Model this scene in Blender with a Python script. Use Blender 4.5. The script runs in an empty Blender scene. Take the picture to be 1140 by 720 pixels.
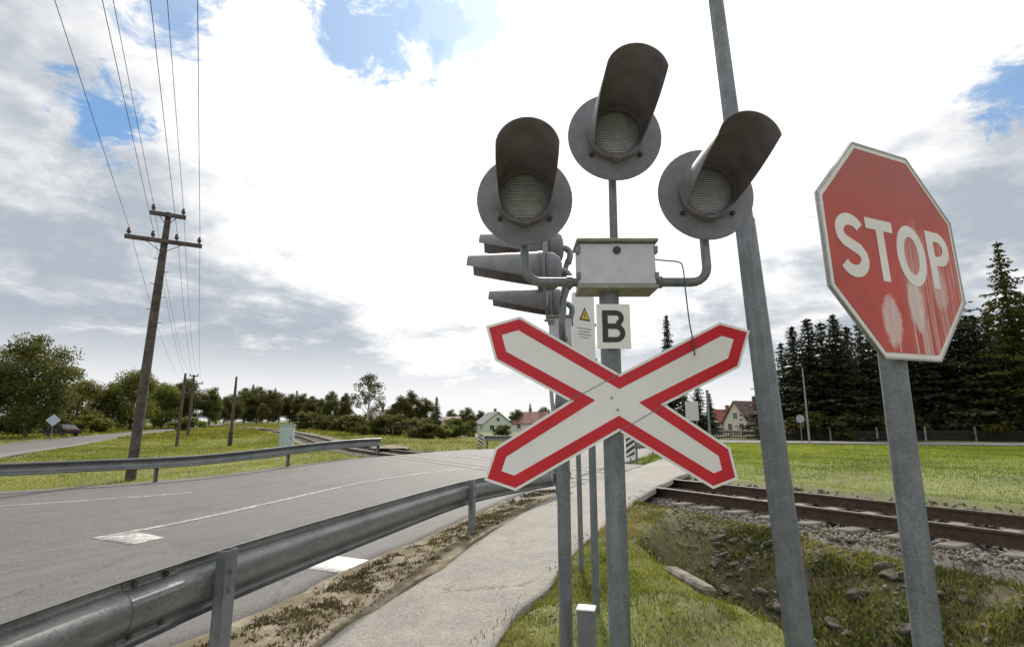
import bpy, math, random
import numpy as np
from mathutils import Vector, Matrix
R = math.radians
rnd = random.Random(7)
rng = np.random.default_rng(11)
S = bpy.context.scene
C = S.collection

# ------------------------------------------------------------------ camera, sky, sun, exposure
CAM_H = 1.6
cam = bpy.data.cameras.new('camera'); camo = bpy.data.objects.new('camera', cam); C.objects.link(camo)
cam.sensor_width = 36.0; cam.lens = 36.0*617/1140
cam.clip_start = 0.02; cam.clip_end = 6000
camo.location = (0, 0, CAM_H); camo.rotation_euler = (R(90+10.558), 0, 0)
S.camera = camo

SUN_EL, SUN_AZ = 40.0, 2.0          # azimuth from +Y, positive to the right (+X)
sd = Vector((math.sin(R(SUN_AZ))*math.cos(R(SUN_EL)), math.cos(R(SUN_AZ))*math.cos(R(SUN_EL)), math.sin(R(SUN_EL))))
sl = bpy.data.lights.new('sun', 'SUN'); so = bpy.data.objects.new('sun', sl); C.objects.link(so)
sl.energy = 3.2; sl.angle = R(4); sl.color = (1.0, .95, .86)
so.rotation_euler = (-sd).to_track_quat('-Z', 'Y').to_euler()

W = bpy.data.worlds.new('World'); S.world = W; W.use_nodes = True
S.view_settings.view_transform = 'Standard'; S.view_settings.look = 'None'
S.view_settings.exposure = 0.22; S.view_settings.gamma = 1.0; S.view_settings.use_curve_mapping = False

class NT:
    """small node-graph helper"""
    def __init__(s, tree): s.t = tree; s.n = tree.nodes; s.l = tree.links
    def new(s, typ, **kw):
        n = s.n.new(typ)
        for k, v in kw.items(): setattr(n, k, v)
        return n
    def put(s, sock, v):
        if isinstance(v, bpy.types.NodeSocket): s.l.new(v, sock)
        elif v is not None:
            if hasattr(sock, 'default_value'):
                try: sock.default_value = v
                except Exception: sock.default_value = (*v, 1.0)
    def math(s, op, a, b=None, c=None, clamp=False):
        n = s.new('ShaderNodeMath', operation=op, use_clamp=clamp); s.put(n.inputs[0], a); s.put(n.inputs[1], b); s.put(n.inputs[2], c)
        return n.outputs[0]
    def vmath(s, op, a, b=None):
        n = s.new('ShaderNodeVectorMath', operation=op); s.put(n.inputs[0], a)
        if b is not None: s.put(n.inputs[1], b)
        return n
    def step(s, x, a, b, lo=0.0, hi=1.0):
        n = s.new('ShaderNodeMapRange', interpolation_type='SMOOTHSTEP'); s.put(n.inputs[0], x)
        n.inputs[1].default_value = a; n.inputs[2].default_value = b; n.inputs[3].default_value = lo; n.inputs[4].default_value = hi
        return n.outputs[0]
    def noise(s, vec, scale, detail=4, rough=.55, dist=0.0):
        n = s.new('ShaderNodeTexNoise'); s.put(n.inputs['Vector'], vec); n.inputs['Scale'].default_value = scale
        n.inputs['Detail'].default_value = detail; n.inputs['Roughness'].default_value = rough; n.inputs['Distortion'].default_value = dist
        return n.outputs[0]
    def mix(s, f, a, b, blend='MIX'):
        n = s.new('ShaderNodeMix', data_type='RGBA', blend_type=blend); s.put(n.inputs[0], f)
        for i, v in ((6, a), (7, b)):
            s.put(n.inputs[i], v if isinstance(v, bpy.types.NodeSocket) else (*v, 1.0)[:4])
        return n.outputs[2]
    def cells(s, vec, scale):
        v = s.new('ShaderNodeTexVoronoi'); v.inputs['Scale'].default_value = scale; s.l.new(vec, v.inputs['Vector'])
        b = s.new('ShaderNodeRGBToBW'); s.l.new(v.outputs['Color'], b.inputs[0]); return b.outputs[0]
    def xyz(s, v):
        n = s.new('ShaderNodeSeparateXYZ'); s.put(n.inputs[0], v); return n.outputs
    def comb(s, x, y, z):
        n = s.new('ShaderNodeCombineXYZ')
        for i, v in enumerate((x, y, z)): s.put(n.inputs[i], v)
        return n.outputs[0]

def build_world():
    t = NT(W.node_tree); t.n.clear()
    out = t.new('ShaderNodeOutputWorld'); bg = t.new('ShaderNodeBackground'); bg.inputs[1].default_value = .1
    sky = t.new('ShaderNodeTexSky', sky_type='NISHITA'); sky.sun_disc = False
    sky.sun_elevation = R(SUN_EL); sky.sun_rotation = R(SUN_AZ); sky.air_density = 1.1; sky.dust_density = .8; sky.ozone_density = 2.0
    d = t.new('ShaderNodeTexCoord').outputs['Generated']
    x, y, z = t.xyz(d)
    zz = t.math('ADD', t.math('MAXIMUM', z, 0.0), .24)
    uv = t.comb(t.math('DIVIDE', x, zz), t.math('DIVIDE', y, zz), 0.0)     # flat cloud deck seen in perspective
    n1 = t.noise(t.vmath('ADD', uv, (1.7, .4, 0)).outputs[0], 1.0, 7, .6, .3)
    n2 = t.noise(t.vmath('ADD', uv, (7.3, 2.1, 0)).outputs[0], 3.0, 9, .62, .5)
    n3 = t.noise(t.vmath('ADD', uv, (3.3, 9.1, 0)).outputs[0], 6.0, 6, .62, .2)
    sp = t.vmath('DOT_PRODUCT', d, tuple(sd)).outputs['Value']
    near = t.step(sp, .74, .995)
    # cloud brightness: grey-blue undersides to glaring white
    dens = t.math('ADD', t.math('MULTIPLY', n1, .44), t.math('ADD', t.math('MULTIPLY', n2, .36), t.math('MULTIPLY', n3, .20)))
    lowgrey = t.step(z, .55, .08, 0.0, .10)                               # decks look darker edge-on
    f = t.step(t.math('ADD', t.math('SUBTRACT', dens, lowgrey), t.math('MULTIPLY', near, .22)), .375, .565)
    hor = t.step(z, .17, .03)                                            # pale strip above the horizon
    f = t.math('MAXIMUM', f, t.math('MULTIPLY', hor, .85))
    cloud = t.mix(f, (3.9, 4.35, 4.95), (9.0, 8.95, 8.9))
    cloud = t.mix(t.math('MULTIPLY', near, .6), cloud, t.vmath('MULTIPLY', cloud, (1.55, 1.52, 1.47)).outputs[0])
    # gaps in the deck
    n4 = t.noise(t.vmath('ADD', uv, (1.1, 4.6, 0)).outputs[0], 9.0, 9, .68, .6)
    edge = t.math('ADD', t.math('MULTIPLY', t.math('SUBTRACT', n2, .5), 1.1), t.math('MULTIPLY', t.math('SUBTRACT', n4, .5), 1.9))
    gap = None
    for (gx, gy, gz, r, k) in GAPS:
        v = Vector((gx, gy, gz)).normalized()
        dist = t.vmath('DISTANCE', d, tuple(v)).outputs['Value']
        g = t.math('ADD', t.math('DIVIDE', dist, r), t.math('MULTIPLY', edge, 1.9))
        g = t.step(g, 1.2, .45, 0.0, k)
        gap = g if gap is None else t.math('MAXIMUM', gap, g)
    gen = t.step(t.math('ADD', n1, t.math('MULTIPLY', edge, .12)), .33, .26)                  # small chance gaps everywhere
    gen = t.math('MULTIPLY', gen, t.step(z, .30, .5))
    gen = t.math('MULTIPLY', gen, t.step(sp, .80, .55))
    gap = t.math('MAXIMUM', gap, gen)
    blue = t.mix(.6, t.vmath('MULTIPLY', sky.outputs[0], (.72, .98, 1.22)).outputs[0], (1.5, 3.2, 5.6))
    col = t.mix(gap, cloud, blue)
    t.l.new(col, bg.inputs[0]); t.l.new(bg.outputs[0], out.inputs[0])
GAPS = [(-0.23, 0.76, 0.609, 0.105, 0.85), (-0.14, 0.761, 0.633, 0.075, 0.75), (-0.064, 0.777, 0.626, 0.055, 0.6), (-0.566, 0.706, 0.427, 0.05, 0.95), (-0.47, 0.668, 0.577, 0.06, 0.8), (0.645, 0.638, 0.421, 0.05, 0.85)]
build_world()

# ------------------------------------------------------------------ materials
MATS = {}
def mat(name, col, rough=.7, metal=0.0, var=.18, scale=6.0, bump=0.0, bscale=40.0, col2=None, spec=.5, coat=0.0, fn=None, detail=5):
    if name in MATS: return MATS[name]
    m = bpy.data.materials.new(name); m.use_nodes = True; MATS[name] = m
    t = NT(m.node_tree); b = t.n['Principled BSDF']
    pos = t.new('ShaderNodeTexCoord').outputs['Object']
    n = t.noise(pos, scale, detail, .6)
    lo = tuple(c*(1-var) for c in col); hi = tuple(min(1, c*(1+var)) for c in col) if col2 is None else col2
    c = t.mix(t.step(n, .3, .7), lo, hi)
    b.inputs['Roughness'].default_value = rough; b.inputs['Metallic'].default_value = metal
    b.inputs['Specular IOR Level'].default_value = spec
    if coat: b.inputs['Coat Weight'].default_value = coat
    if fn: c = fn(t, pos, c, b)
    t.l.new(c, b.inputs['Base Color'])
    if bump:
        bp = t.new('ShaderNodeBump'); bp.inputs['Strength'].default_value = bump; bp.inputs['Distance'].default_value = .01
        t.l.new(t.noise(pos, bscale, 6, .65), bp.inputs['Height']); t.l.new(bp.outputs[0], b.inputs['Normal'])
    return m

def galv_fn(t, pos, c, b):
    c = t.mix(.3, c, t.cells(pos, 150), 'SOFT_LIGHT')
    st = t.noise(t.vmath('MULTIPLY', pos, (30, 30, 1.6)).outputs[0], 1.0, 4, .6)
    c = t.mix(t.step(st, .5, .78, 0, .35), c, (.42, .43, .42))
    dirt = t.noise(pos, 2.3, 6, .7)
    return t.mix(t.step(dirt, .45, .85, 0, .5), c, (.12, .115, .10))
GALV = mat('galvanised_steel', (.185, .208, .225), .5, .35, .18, 9, .15, 60, fn=galv_fn)
def beam_fn(t, pos, c, b):
    c = t.mix(.25, c, t.cells(pos, 70), 'SOFT_LIGHT')
    d = t.noise(pos, 3.0, 7, .7)
    c = t.mix(t.step(d, .52, .75, 0, .55), c, (.07, .068, .06))
    sc = t.noise(t.vmath('MULTIPLY', pos, (4, 2, 40)).outputs[0], 1, 4, .6)
    return t.mix(t.step(sc, .6, .74, 0, .35), c, (.42, .42, .40))
GALV_D = mat('weathered_steel_rail', (.20, .21, .205), .38, .6, .15, 2, .06, 30, fn=beam_fn)
BOX = mat('aluminium_box_paint', (.60, .60, .65), .5, .1, .07, 18, .08, 50, fn=lambda t, pos, c, b: t.mix(t.step(t.noise(pos, 9, 7, .7), .55, .8, 0, .4), c, (.36, .34, .32)))
LAMP = mat('grey_lamp_paint', (.21, .198, .222), .55, 0, .16, 18, .12, 70)
VISOR = mat('visor_inner_paint', (.21, .187, .212), .55, 0, .2, 10, .1, 60)
HOOD = mat('pale_hood_paint', (.20, .197, .208), .5, 0, .14, 12, .12, 60)
def lens_fn(t, pos, c, b):
    x, y, z = t.xyz(pos)
    w = t.math('SINE', t.math('MULTIPLY', z, 560))
    bp = t.new('ShaderNodeBump'); bp.inputs['Strength'].default_value = .9; bp.inputs['Distance'].default_value = .004
    t.l.new(w, bp.inputs['Height']); t.l.new(bp.outputs[0], b.inputs['Normal'])
    return t.mix(t.step(w, -.6, .8), t.mix(.42, c, (.2, .19, .19)), c)
LENS = mat('ribbed_lens_glass', (.76, .77, .90), .12, 0, .12, 25, 0, 1, spec=.8, fn=lens_fn)
def dirty_white(t, pos, c, b):
    n = t.noise(pos, 7, 7, .7)
    c = t.mix(t.step(n, .55, .8, 0, .22), c, (.55, .52, .47))
    st = t.noise(t.vmath('MULTIPLY', pos, (60, 60, 3)).outputs[0], 1, 3, .5)
    return t.mix(t.step(st, .6, .8, 0, .16), c, (.6, .57, .52))
WHITE = mat('sign_white', (.87, .855, .84), .4, 0, .03, 5, .03, 60, fn=dirty_white)
RED = mat('sign_red', (.60, .014, .030), .38, 0, .1, 7, .03, 60)
PLATE_BACK = mat('sign_back_aluminium', (.42, .43, .42), .5, .3, .1, 8, .1, 40, fn=galv_fn)
BLACKP = mat('black_sign_print', (.035, .036, .04), .5, 0, .15, 30)
def stop_fn(t, pos, c, b):
    x, y, z = t.xyz(pos)                                                  # plate coordinates, x across, z up
    fade = t.noise(pos, 5.5, 5, .6)
    c = t.mix(t.math('MULTIPLY', t.step(z, -.02, .3), t.step(fade, .25, .75, .3, .75)), c, (.33, .095, .072))   # sun-bleached top
    st = t.noise(t.comb(t.math('MULTIPLY', x, 75), 0.0, t.math('MULTIPLY', z, 2.2)), 1.0, 4, .6)
    reach = t.noise(t.comb(t.math('MULTIPLY', x, 30), 4.0, 0.0), 1.0, 2, .5)
    zone = t.math('MULTIPLY', t.step(x, -.015, .05), t.step(t.math('SUBTRACT', z, t.math('MULTIPLY', reach, .25)), .0, -.13))
    streak = t.math('MULTIPLY', t.step(st, .46, .60), zone)
    c = t.mix(t.math('MULTIPLY', streak, .62), c, (.66, .42, .36))
    for (cx, cz, rx, rz, a) in ((-.082, -.232, .050, .085, .8), (.058, -.165, .044, .10, .9), (.205, -.10, .044, .085, .55), (.10, .0, .07, .11, .2)):
        dx = t.math('DIVIDE', t.math('SUBTRACT', x, cx), rx); dz = t.math('DIVIDE', t.math('SUBTRACT', z, cz), rz)
        rr = t.math('ADD', t.math('MULTIPLY', dx, dx), t.math('MULTIPLY', dz, dz))
        rr = t.math('ADD', rr, t.math('MULTIPLY', t.math('SUBTRACT', t.noise(pos, 38, 5, .7), .5), 1.5))
        brush = t.noise(t.comb(t.math('MULTIPLY', x, 120), 0.0, t.math('MULTIPLY', z, 8)), 1.0, 3, .5)
        c = t.mix(t.math('MULTIPLY', t.step(rr, 1.15, .5), t.step(brush, .2, .7, a*.6, a)), c, (.74, .65, .62))
    for (cx, wd, z0) in ((-.062, .006, -.28), (.028, .006, -.1), (.068, .007, -.2), (.085, .009, -.22), (.103, .006, -.2)):
        wob = t.math('ADD', x, t.math('MULTIPLY', t.math('SUBTRACT', t.noise(pos, 6, 2, .5), .5), .02))
        m = t.math('MULTIPLY', t.step(t.math('ABSOLUTE', t.math('SUBTRACT', wob, cx)), wd, wd*.4), t.step(z, z0, z0-.03))
        c = t.mix(t.math('MULTIPLY', m, .6), c, (.7, .55, .5))
    return c
STOPRED = mat('weathered_stop_red', (.50, .055, .034), .5, 0, .12, 6, .05, 40, fn=stop_fn)
def stopwhite_fn(t, pos, c, b):
    n = t.noise(pos, 16, 6, .7)
    return t.mix(t.step(n, .5, .8, 0, .45), c, (.5, .36, .32))
STOPWHITE = mat('weathered_sign_white', (.80, .77, .73), .5, 0, .06, 8, .04, 40, fn=stopwhite_fn)

def asph_fn(t, pos, c, b):
    big = t.noise(pos, .28, 5, .6)
    c = t.mix(t.step(big, .35, .7, 0, .5), c, (.092, .085, .080))
    c = t.mix(.75, c, t.cells(pos, 85), 'SOFT_LIGHT')
    # wheel tracks along the road, slightly polished
    x, y, z = t.xyz(pos)
    u = t.math('SUBTRACT', t.math('MULTIPLY', x, .93), t.math('MULTIPLY', y, .36))
    w = t.noise(t.comb(t.math('MULTIPLY', u, 1.1), t.math('MULTIPLY', y, .05), 0.0), 1.0, 3, .5)
    c = t.mix(t.step(w, .45, .7, 0, .4), c, (.142, .133, .123))
    cr = t.new('ShaderNodeTexVoronoi', feature='DISTANCE_TO_EDGE'); cr.inputs['Scale'].default_value = .33
    t.l.new(t.vmath('ADD', pos, t.vmath('MULTIPLY', t.noise(pos, 1.3, 5, .7), (.7, .7, 0)).outputs[0]).outputs[0], cr.inputs['Vector'])
    st = t.noise(t.comb(t.math('MULTIPLY', u, 7), t.math('MULTIPLY', y, .22), 0.0), 1.0, 5, .65)
    c = t.mix(t.step(st, .50, .72, 0, .5), c, (.17, .158, .144))
    c = t.mix(t.step(st, .48, .28, 0, .5), c, (.075, .070, .066))
    rp = t.noise(t.vmath('ADD', pos, (3.0, 7.0, 0)).outputs[0], .45, 2, .4)
    c = t.mix(t.step(rp, .635, .645, 0, .45), c, (.07, .066, .062))
    sp_ = t.noise(pos, 2.4, 7, .75)
    c = t.mix(t.step(sp_, .62, .72, 0, .5), c, (.22, .205, .185))
    c = t.mix(t.step(t.noise(t.vmath('ADD', pos, (9.0, 2.0, 0)).outputs[0], 1.1, 6, .7), .62, .74, 0, .5), c, (.06, .056, .053))
    return t.mix(t.step(cr.outputs['Distance'], .007, .001, 0, .6), c, (.045, .042, .040))
ASPH = mat('road_asphalt', (.108, .100, .093), .72, 0, .12, 3, .5, 160, fn=asph_fn)
def path_fn(t, pos, c, b):
    big = t.noise(pos, .7, 6, .65)
    c = t.mix(t.step(big, .38, .68, 0, .7), c, (.34, .31, .268))
    c = t.mix(.55, c, t.cells(pos, 95), 'SOFT_LIGHT')
    sand = t.noise(pos, 2.2, 6, .7)
    c = t.mix(t.step(sand, .55, .72, 0, .65), c, (.42, .365, .285))
    dk = t.noise(t.vmath('ADD', pos, (5.2, 1.3, 0)).outputs[0], 1.5, 6, .7)
    c = t.mix(t.step(dk, .56, .74, 0, .6), c, (.145, .135, .12))
    cr = t.new('ShaderNodeTexVoronoi', feature='DISTANCE_TO_EDGE'); cr.inputs['Scale'].default_value = .3
    t.l.new(t.vmath('ADD', pos, t.vmath('MULTIPLY', t.noise(pos, 2.0, 5, .7), (.8, .8, 0)).outputs[0]).outputs[0], cr.inputs['Vector'])
    cm = t.math('MULTIPLY', t.step(cr.outputs['Distance'], .008, .001), t.step(t.noise(pos, .9, 3, .5), .44, .6, 0, .75))
    return t.mix(cm, c, (.10, .09, .075))
PATH = mat('old_footpath_asphalt', (.255, .236, .21), .85, 0, .1, 5, .6, 120, fn=path_fn)
def dirt_fn(t, pos, c, b):
    n = t.noise(pos, 3.2, 7, .7)
    c = t.mix(.5, c, t.cells(pos, 70), 'SOFT_LIGHT')
    c = t.mix(t.step(n, .40, .60), c, (.15, .115, .065))
    g = t.noise(t.vmath('ADD', pos, (2, 8, 0)).outputs[0], 5, 6, .7)
    return t.mix(t.step(g, .52, .66, 0, .7), c, (.12, .12, .03))
DIRT = mat('sandy_verge', (.27, .225, .165), .95, 0, .15, 8, .8, 60, fn=dirt_fn)
def ground_fn(t, pos, c, b):
    n = t.noise(pos, .35, 6, .65); m = t.noise(pos, 4.0, 6, .7)
    c = t.mix(t.step(n, .4, .66), c, (.18, .20, .05))
    c = t.mix(t.step(m, .5, .72, 0, .7), c, (.105, .095, .045))
    at = t.new('ShaderNodeAttribute', attribute_name='soil')
    s = t.mix(t.step(t.noise(pos, 6, 6, .7), .38, .62), (.055, .047, .028), (.135, .115, .068))
    gr = t.mix(t.step(t.noise(pos, 34, 5, .7), .35, .65), (.06, .052, .042), (.20, .178, .148))
    c = t.mix(at.outputs['Fac'], c, s)
    at2 = t.new('ShaderNodeAttribute', attribute_name='gravel')
    return t.mix(at2.outputs['Fac'], c, gr)
GROUND = mat('grassy_ground', (.12, .13, .04), .95, 0, .2, 1.5, .6, 25, fn=ground_fn)
PAINT = None
def paint_fn(t, pos, c, b):
    n = t.noise(pos, 9, 7, .75)
    n2_ = t.noise(pos, 2.2, 5, .7)
    c = t.mix(t.step(n2_, .42, .68, 0, .85), c, (.19, .178, .166))
    return t.mix(t.step(n, .40, .60, 0, .85), c, (.17, .16, .15))
PAINT = mat('worn_road_paint', (.66, .64, .60), .7, 0, .05, 20, .3, 120, fn=paint_fn)
def paint2_fn(t, pos, c, b):
    n = t.noise(pos, 14, 7, .7)
    n2_ = t.noise(pos, 3, 5, .7)
    c = t.mix(t.step(n2_, .5, .75, 0, .6), c, (.32, .30, .28))
    return t.mix(t.step(n, .47, .66, 0, .7), c, (.22, .205, .19))
PAINT2 = mat('fresh_road_paint', (.76, .74, .70), .65, 0, .05, 20, .3, 120, fn=paint2_fn)
RAILM = mat('rusty_rail', (.085, .052, .036), .6, .35, .3, 12, .3, 60)
RAILTOP = mat('polished_rail_head', (.32, .30, .28), .32, .8, .12, 30)
CONC = mat('weathered_concrete', (.30, .28, .24), .9, 0, .2, 7, .5, 60)
RUBBER = mat('dark_crossing_rubber', (.035, .034, .033), .8, 0, .2, 20, .3, 50)
WOOD = mat('creosoted_wood', (.072, .056, .045), .85, 0, .35, 5, .5, 30, col2=(.13, .105, .085))
WIREM = mat('wire_metal', (.09, .09, .095), .5, .5, .1, 10)
PORC = mat('brown_porcelain', (.10, .06, .045), .3, 0, .2, 20)
STONE = mat('ditch_stone', (.055, .048, .036), .95, 0, .35, 1.6, 1.0, 7, col2=(.17, .152, .12), detail=8, fn=lambda t, pos, c, b: t.mix(t.step(t.noise(t.vmath('ADD', pos, (3, 5, 1)).outputs[0], 2.2, 6, .7), .46, .62, 0, .7), c, (.06, .062, .022)))
BALL = mat('ballast_stone', (.10, .086, .070), .9, 0, .4, 60, .3, 80, col2=(.30, .27, .23))
CAB = mat('cabinet_paint', (.42, .52, .52), .5, 0, .08, 6)
BARK = mat('bark', (.075, .058, .045), .95, 0, .3, 9, .6, 30, col2=(.15, .125, .10))
BIRCHB = mat('birch_bark', (.45, .43, .39), .9, 0, .2, 12, .3, 30)
STRIPEW = mat('marker_white', (.72, .71, .68), .5, 0, .05, 8)
YEL = mat('warning_yellow', (.75, .48, .02), .5, 0, .08, 10)
GLASS = mat('dark_window_glass', (.03, .035, .04), .12, 0, .2, 2, spec=.7)

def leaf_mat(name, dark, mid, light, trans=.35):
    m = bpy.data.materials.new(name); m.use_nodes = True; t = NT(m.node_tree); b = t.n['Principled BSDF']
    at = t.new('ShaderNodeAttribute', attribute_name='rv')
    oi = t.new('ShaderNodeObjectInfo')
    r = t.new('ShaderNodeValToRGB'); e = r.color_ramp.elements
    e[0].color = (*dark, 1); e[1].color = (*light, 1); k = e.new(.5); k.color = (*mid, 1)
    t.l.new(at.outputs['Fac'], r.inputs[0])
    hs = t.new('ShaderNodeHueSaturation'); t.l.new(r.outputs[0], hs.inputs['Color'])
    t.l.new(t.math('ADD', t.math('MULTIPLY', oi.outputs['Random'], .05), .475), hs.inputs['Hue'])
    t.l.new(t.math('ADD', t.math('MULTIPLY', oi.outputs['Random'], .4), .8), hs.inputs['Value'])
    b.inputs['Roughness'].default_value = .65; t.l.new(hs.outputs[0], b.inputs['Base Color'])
    b.inputs['Specular IOR Level'].default_value = .25
    tr = t.new('ShaderNodeBsdfTranslucent'); t.l.new(hs.outputs[0], tr.inputs[0])
    mx = t.new('ShaderNodeMixShader'); mx.inputs[0].default_value = trans
    t.l.new(b.outputs[0], mx.inputs[1]); t.l.new(tr.outputs[0], mx.inputs[2])
    t.l.new(mx.outputs[0], t.n['Material Output'].inputs[0]); MATS[name] = m
    return m
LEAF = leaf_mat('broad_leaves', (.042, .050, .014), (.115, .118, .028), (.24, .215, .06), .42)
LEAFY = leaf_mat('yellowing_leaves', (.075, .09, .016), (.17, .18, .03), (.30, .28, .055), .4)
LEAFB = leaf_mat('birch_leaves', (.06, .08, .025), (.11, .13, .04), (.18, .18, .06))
NEEDLE = leaf_mat('spruce_needles', (.010, .014, .008), (.032, .042, .016), (.085, .09, .03), .2)
NEEDLEY = leaf_mat('larch_needles', (.03, .042, .008), (.075, .085, .014), (.13, .13, .02), .25)
GRASS = leaf_mat('grass_blades', (.11, .13, .022), (.225, .25, .042), (.40, .37, .11), .45)
FIELD = leaf_mat('field_grass_blades', (.13, .15, .022), (.235, .255, .034), (.36, .345, .065), .45)
DRYG = leaf_mat('dry_grass_blades', (.12, .115, .03), (.26, .235, .08), (.40, .35, .15), .4)
WEED = leaf_mat('verge_weeds', (.075, .072, .026), (.155, .14, .05), (.28, .22, .10), .38)

# ------------------------------------------------------------------ mesh helpers
class MB:
    def __init__(s): s.v = []; s.f = []; s.m = []
    def add(s, vs, fs, mi=0):
        o = len(s.v); s.v += [tuple(p) for p in vs]; s.f += [tuple(i+o for i in f) for f in fs]; s.m += [mi]*len(fs); return s
    def box(s, c, d, rot=None, mi=0, bev=0.0):
        hx, hy, hz = d[0]/2, d[1]/2, d[2]/2
        if bev <= 0:
            vs = [(x, y, z) for z in (-hz, hz) for y in (-hy, hy) for x in (-hx, hx)]
            fs = [(0, 2, 3, 1), (4, 5, 7, 6), (0, 1, 5, 4), (2, 6, 7, 3), (0, 4, 6, 2), (1, 3, 7, 5)]
        else:
            b = bev; ring = [(hx-b, -hy), (hx, -hy+b), (hx, hy-b), (hx-b, hy), (-hx+b, hy), (-hx, hy-b), (-hx, -hy+b), (-hx+b, -hy)]
            ins = [(x*(hx-b)/hx, y*(hy-b)/hy) for x, y in ring]
            vs = [(*p, -hz) for p in ins]+[(*p, -hz+b) for p in ring]+[(*p, hz-b) for p in ring]+[(*p, hz) for p in ins]
            fs = [tuple(range(7, -1, -1)), tuple(range(24, 32))]
            for k in range(3):
                for i in range(8): fs.append((k*8+i, k*8+(i+1) % 8, k*8+8+(i+1) % 8, k*8+8+i))
        M = rot if rot is not None else Matrix.Identity(3)
        vs = [tuple(M @ Vector(p)+Vector(c)) for p in vs]
        return s.add(vs, fs, mi)
    def tube(s, pts, rad, n=12, cap=True, mi=0, ph=0.0):
        pts = [Vector(p) for p in pts]; rad = rad if hasattr(rad, '__len__') else [rad]*len(pts)
        vs = []; up = None
        for i, p in enumerate(pts):
            d = (pts[min(i+1, len(pts)-1)]-pts[max(i-1, 0)]).normalized()
            if up is None:
                up = Vector((0, 0, 1)) if abs(d.z) < .9 else Vector((1, 0, 0))
            a = d.cross(up).normalized(); b = a.cross(d).normalized(); up = b
            for k in range(n):
                t = 2*math.pi*k/n+ph
                vs.append(p+rad[i]*(math.cos(t)*a+math.sin(t)*b))
        fs = [(i*n+k, i*n+(k+1) % n, (i+1)*n+(k+1) % n, (i+1)*n+k) for i in range(len(pts)-1) for k in range(n)]
        if cap: fs += [tuple(range(n-1, -1, -1)), tuple((len(pts)-1)*n+k for k in range(n))]
        return s.add(vs, fs, mi)
    def lathe(s, prof, o=(0, 0, 0), ax=(0, 0, 1), n=24, mi=0, a0=0.0, a1=2*math.pi, close=True):
        ax = Vector(ax).normalized(); t = Vector((1, 0, 0)) if abs(ax.x) < .9 else Vector((0, 1, 0))
        a = (t-ax*t.dot(ax)).normalized(); b = ax.cross(a); o = Vector(o); m = len(prof)
        vs = []
        for k in range(n):
            th = 2*math.pi*k/n; e = math.cos(th)*a+math.sin(th)*b
            vs += [o+e*r+ax*h for r, h in prof]
        fs = [(k*m+i, ((k+1) % n)*m+i, ((k+1) % n)*m+i+1, k*m+i+1) for k in range(n) for i in range(m-1)]
        return s.add(vs, fs, mi)
    def prism(s, poly, z0, z1, fr=lambda x, y, z: (x, y, z), mi=0):
        n = len(poly)
        vs = [fr(x, y, z0) for x, y in poly]+[fr(x, y, z1) for x, y in poly]
        fs = [tuple(range(n-1, -1, -1)), tuple(range(n, 2*n))]+[(i, (i+1) % n, n+(i+1) % n, n+i) for i in range(n)]
        return s.add(vs, fs, mi)
    def build(s, name, m, parent=None, smooth=None):
        me = bpy.data.meshes.new(name); me.from_pydata(s.v, [], s.f); 
        for k in (m if isinstance(m, (list, tuple)) else [m]): me.materials.append(k)
        if any(s.m): me.polygons.foreach_set('material_index', s.m)
        me.validate(); me.update()
        if smooth is not None:
            me.polygons.foreach_set('use_smooth', [True]*len(me.polygons))
            me.set_sharp_from_angle(angle=R(smooth))
        return link(name, me, parent)
def link(name, me, parent=None):
    o = bpy.data.objects.new(name, me); C.objects.link(o)
    if parent is not None: o.parent = parent
    return o
def tag(o, label=None, cat=None, group=None, kind=None):
    if label: o['label'] = label
    if cat: o['category'] = cat
    if group: o['group'] = group
    if kind: o['kind'] = kind
    return o
def thing(name, label, cat, loc=(0, 0, 0), rz=0.0, group=None, sc=1.0):
    o = bpy.data.objects.new(name, None); C.objects.link(o); o.location = loc; o.rotation_euler = (0, 0, rz); o.scale = (sc,)*3
    o.empty_display_size = .1
    return tag(o, label, cat, group)
def copy_tree(o, parent=None):
    c = o.copy(); C.objects.link(c)
    if parent is not None: c.parent = parent
    for ch in [k for k in bpy.data.objects if k.parent == o]: copy_tree(ch, c)
    return c
def np_mesh(name, v, tri, m, attrs=None, parent=None, quads=None):
    me = bpy.data.meshes.new(name); k = 4 if quads else 3
    f = np.asarray(tri, np.int32).reshape(-1, k)
    me.vertices.add(len(v)); me.vertices.foreach_set('co', np.asarray(v, np.float32).ravel())
    me.loops.add(f.size); me.loops.foreach_set('vertex_index', f.ravel())
    me.polygons.add(len(f)); me.polygons.foreach_set('loop_start', np.arange(0, f.size, k, dtype=np.int32))
    me.polygons.foreach_set('loop_total', np.full(len(f), k, np.int32))
    me.materials.append(m)
    for nm, a in (attrs or {}).items():
        at = me.attributes.new(nm, 'FLOAT', 'POINT'); at.data.foreach_set('value', np.asarray(a, np.float32))
    me.update(calc_edges=True); me.validate()
    return link(name, me, parent)
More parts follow.
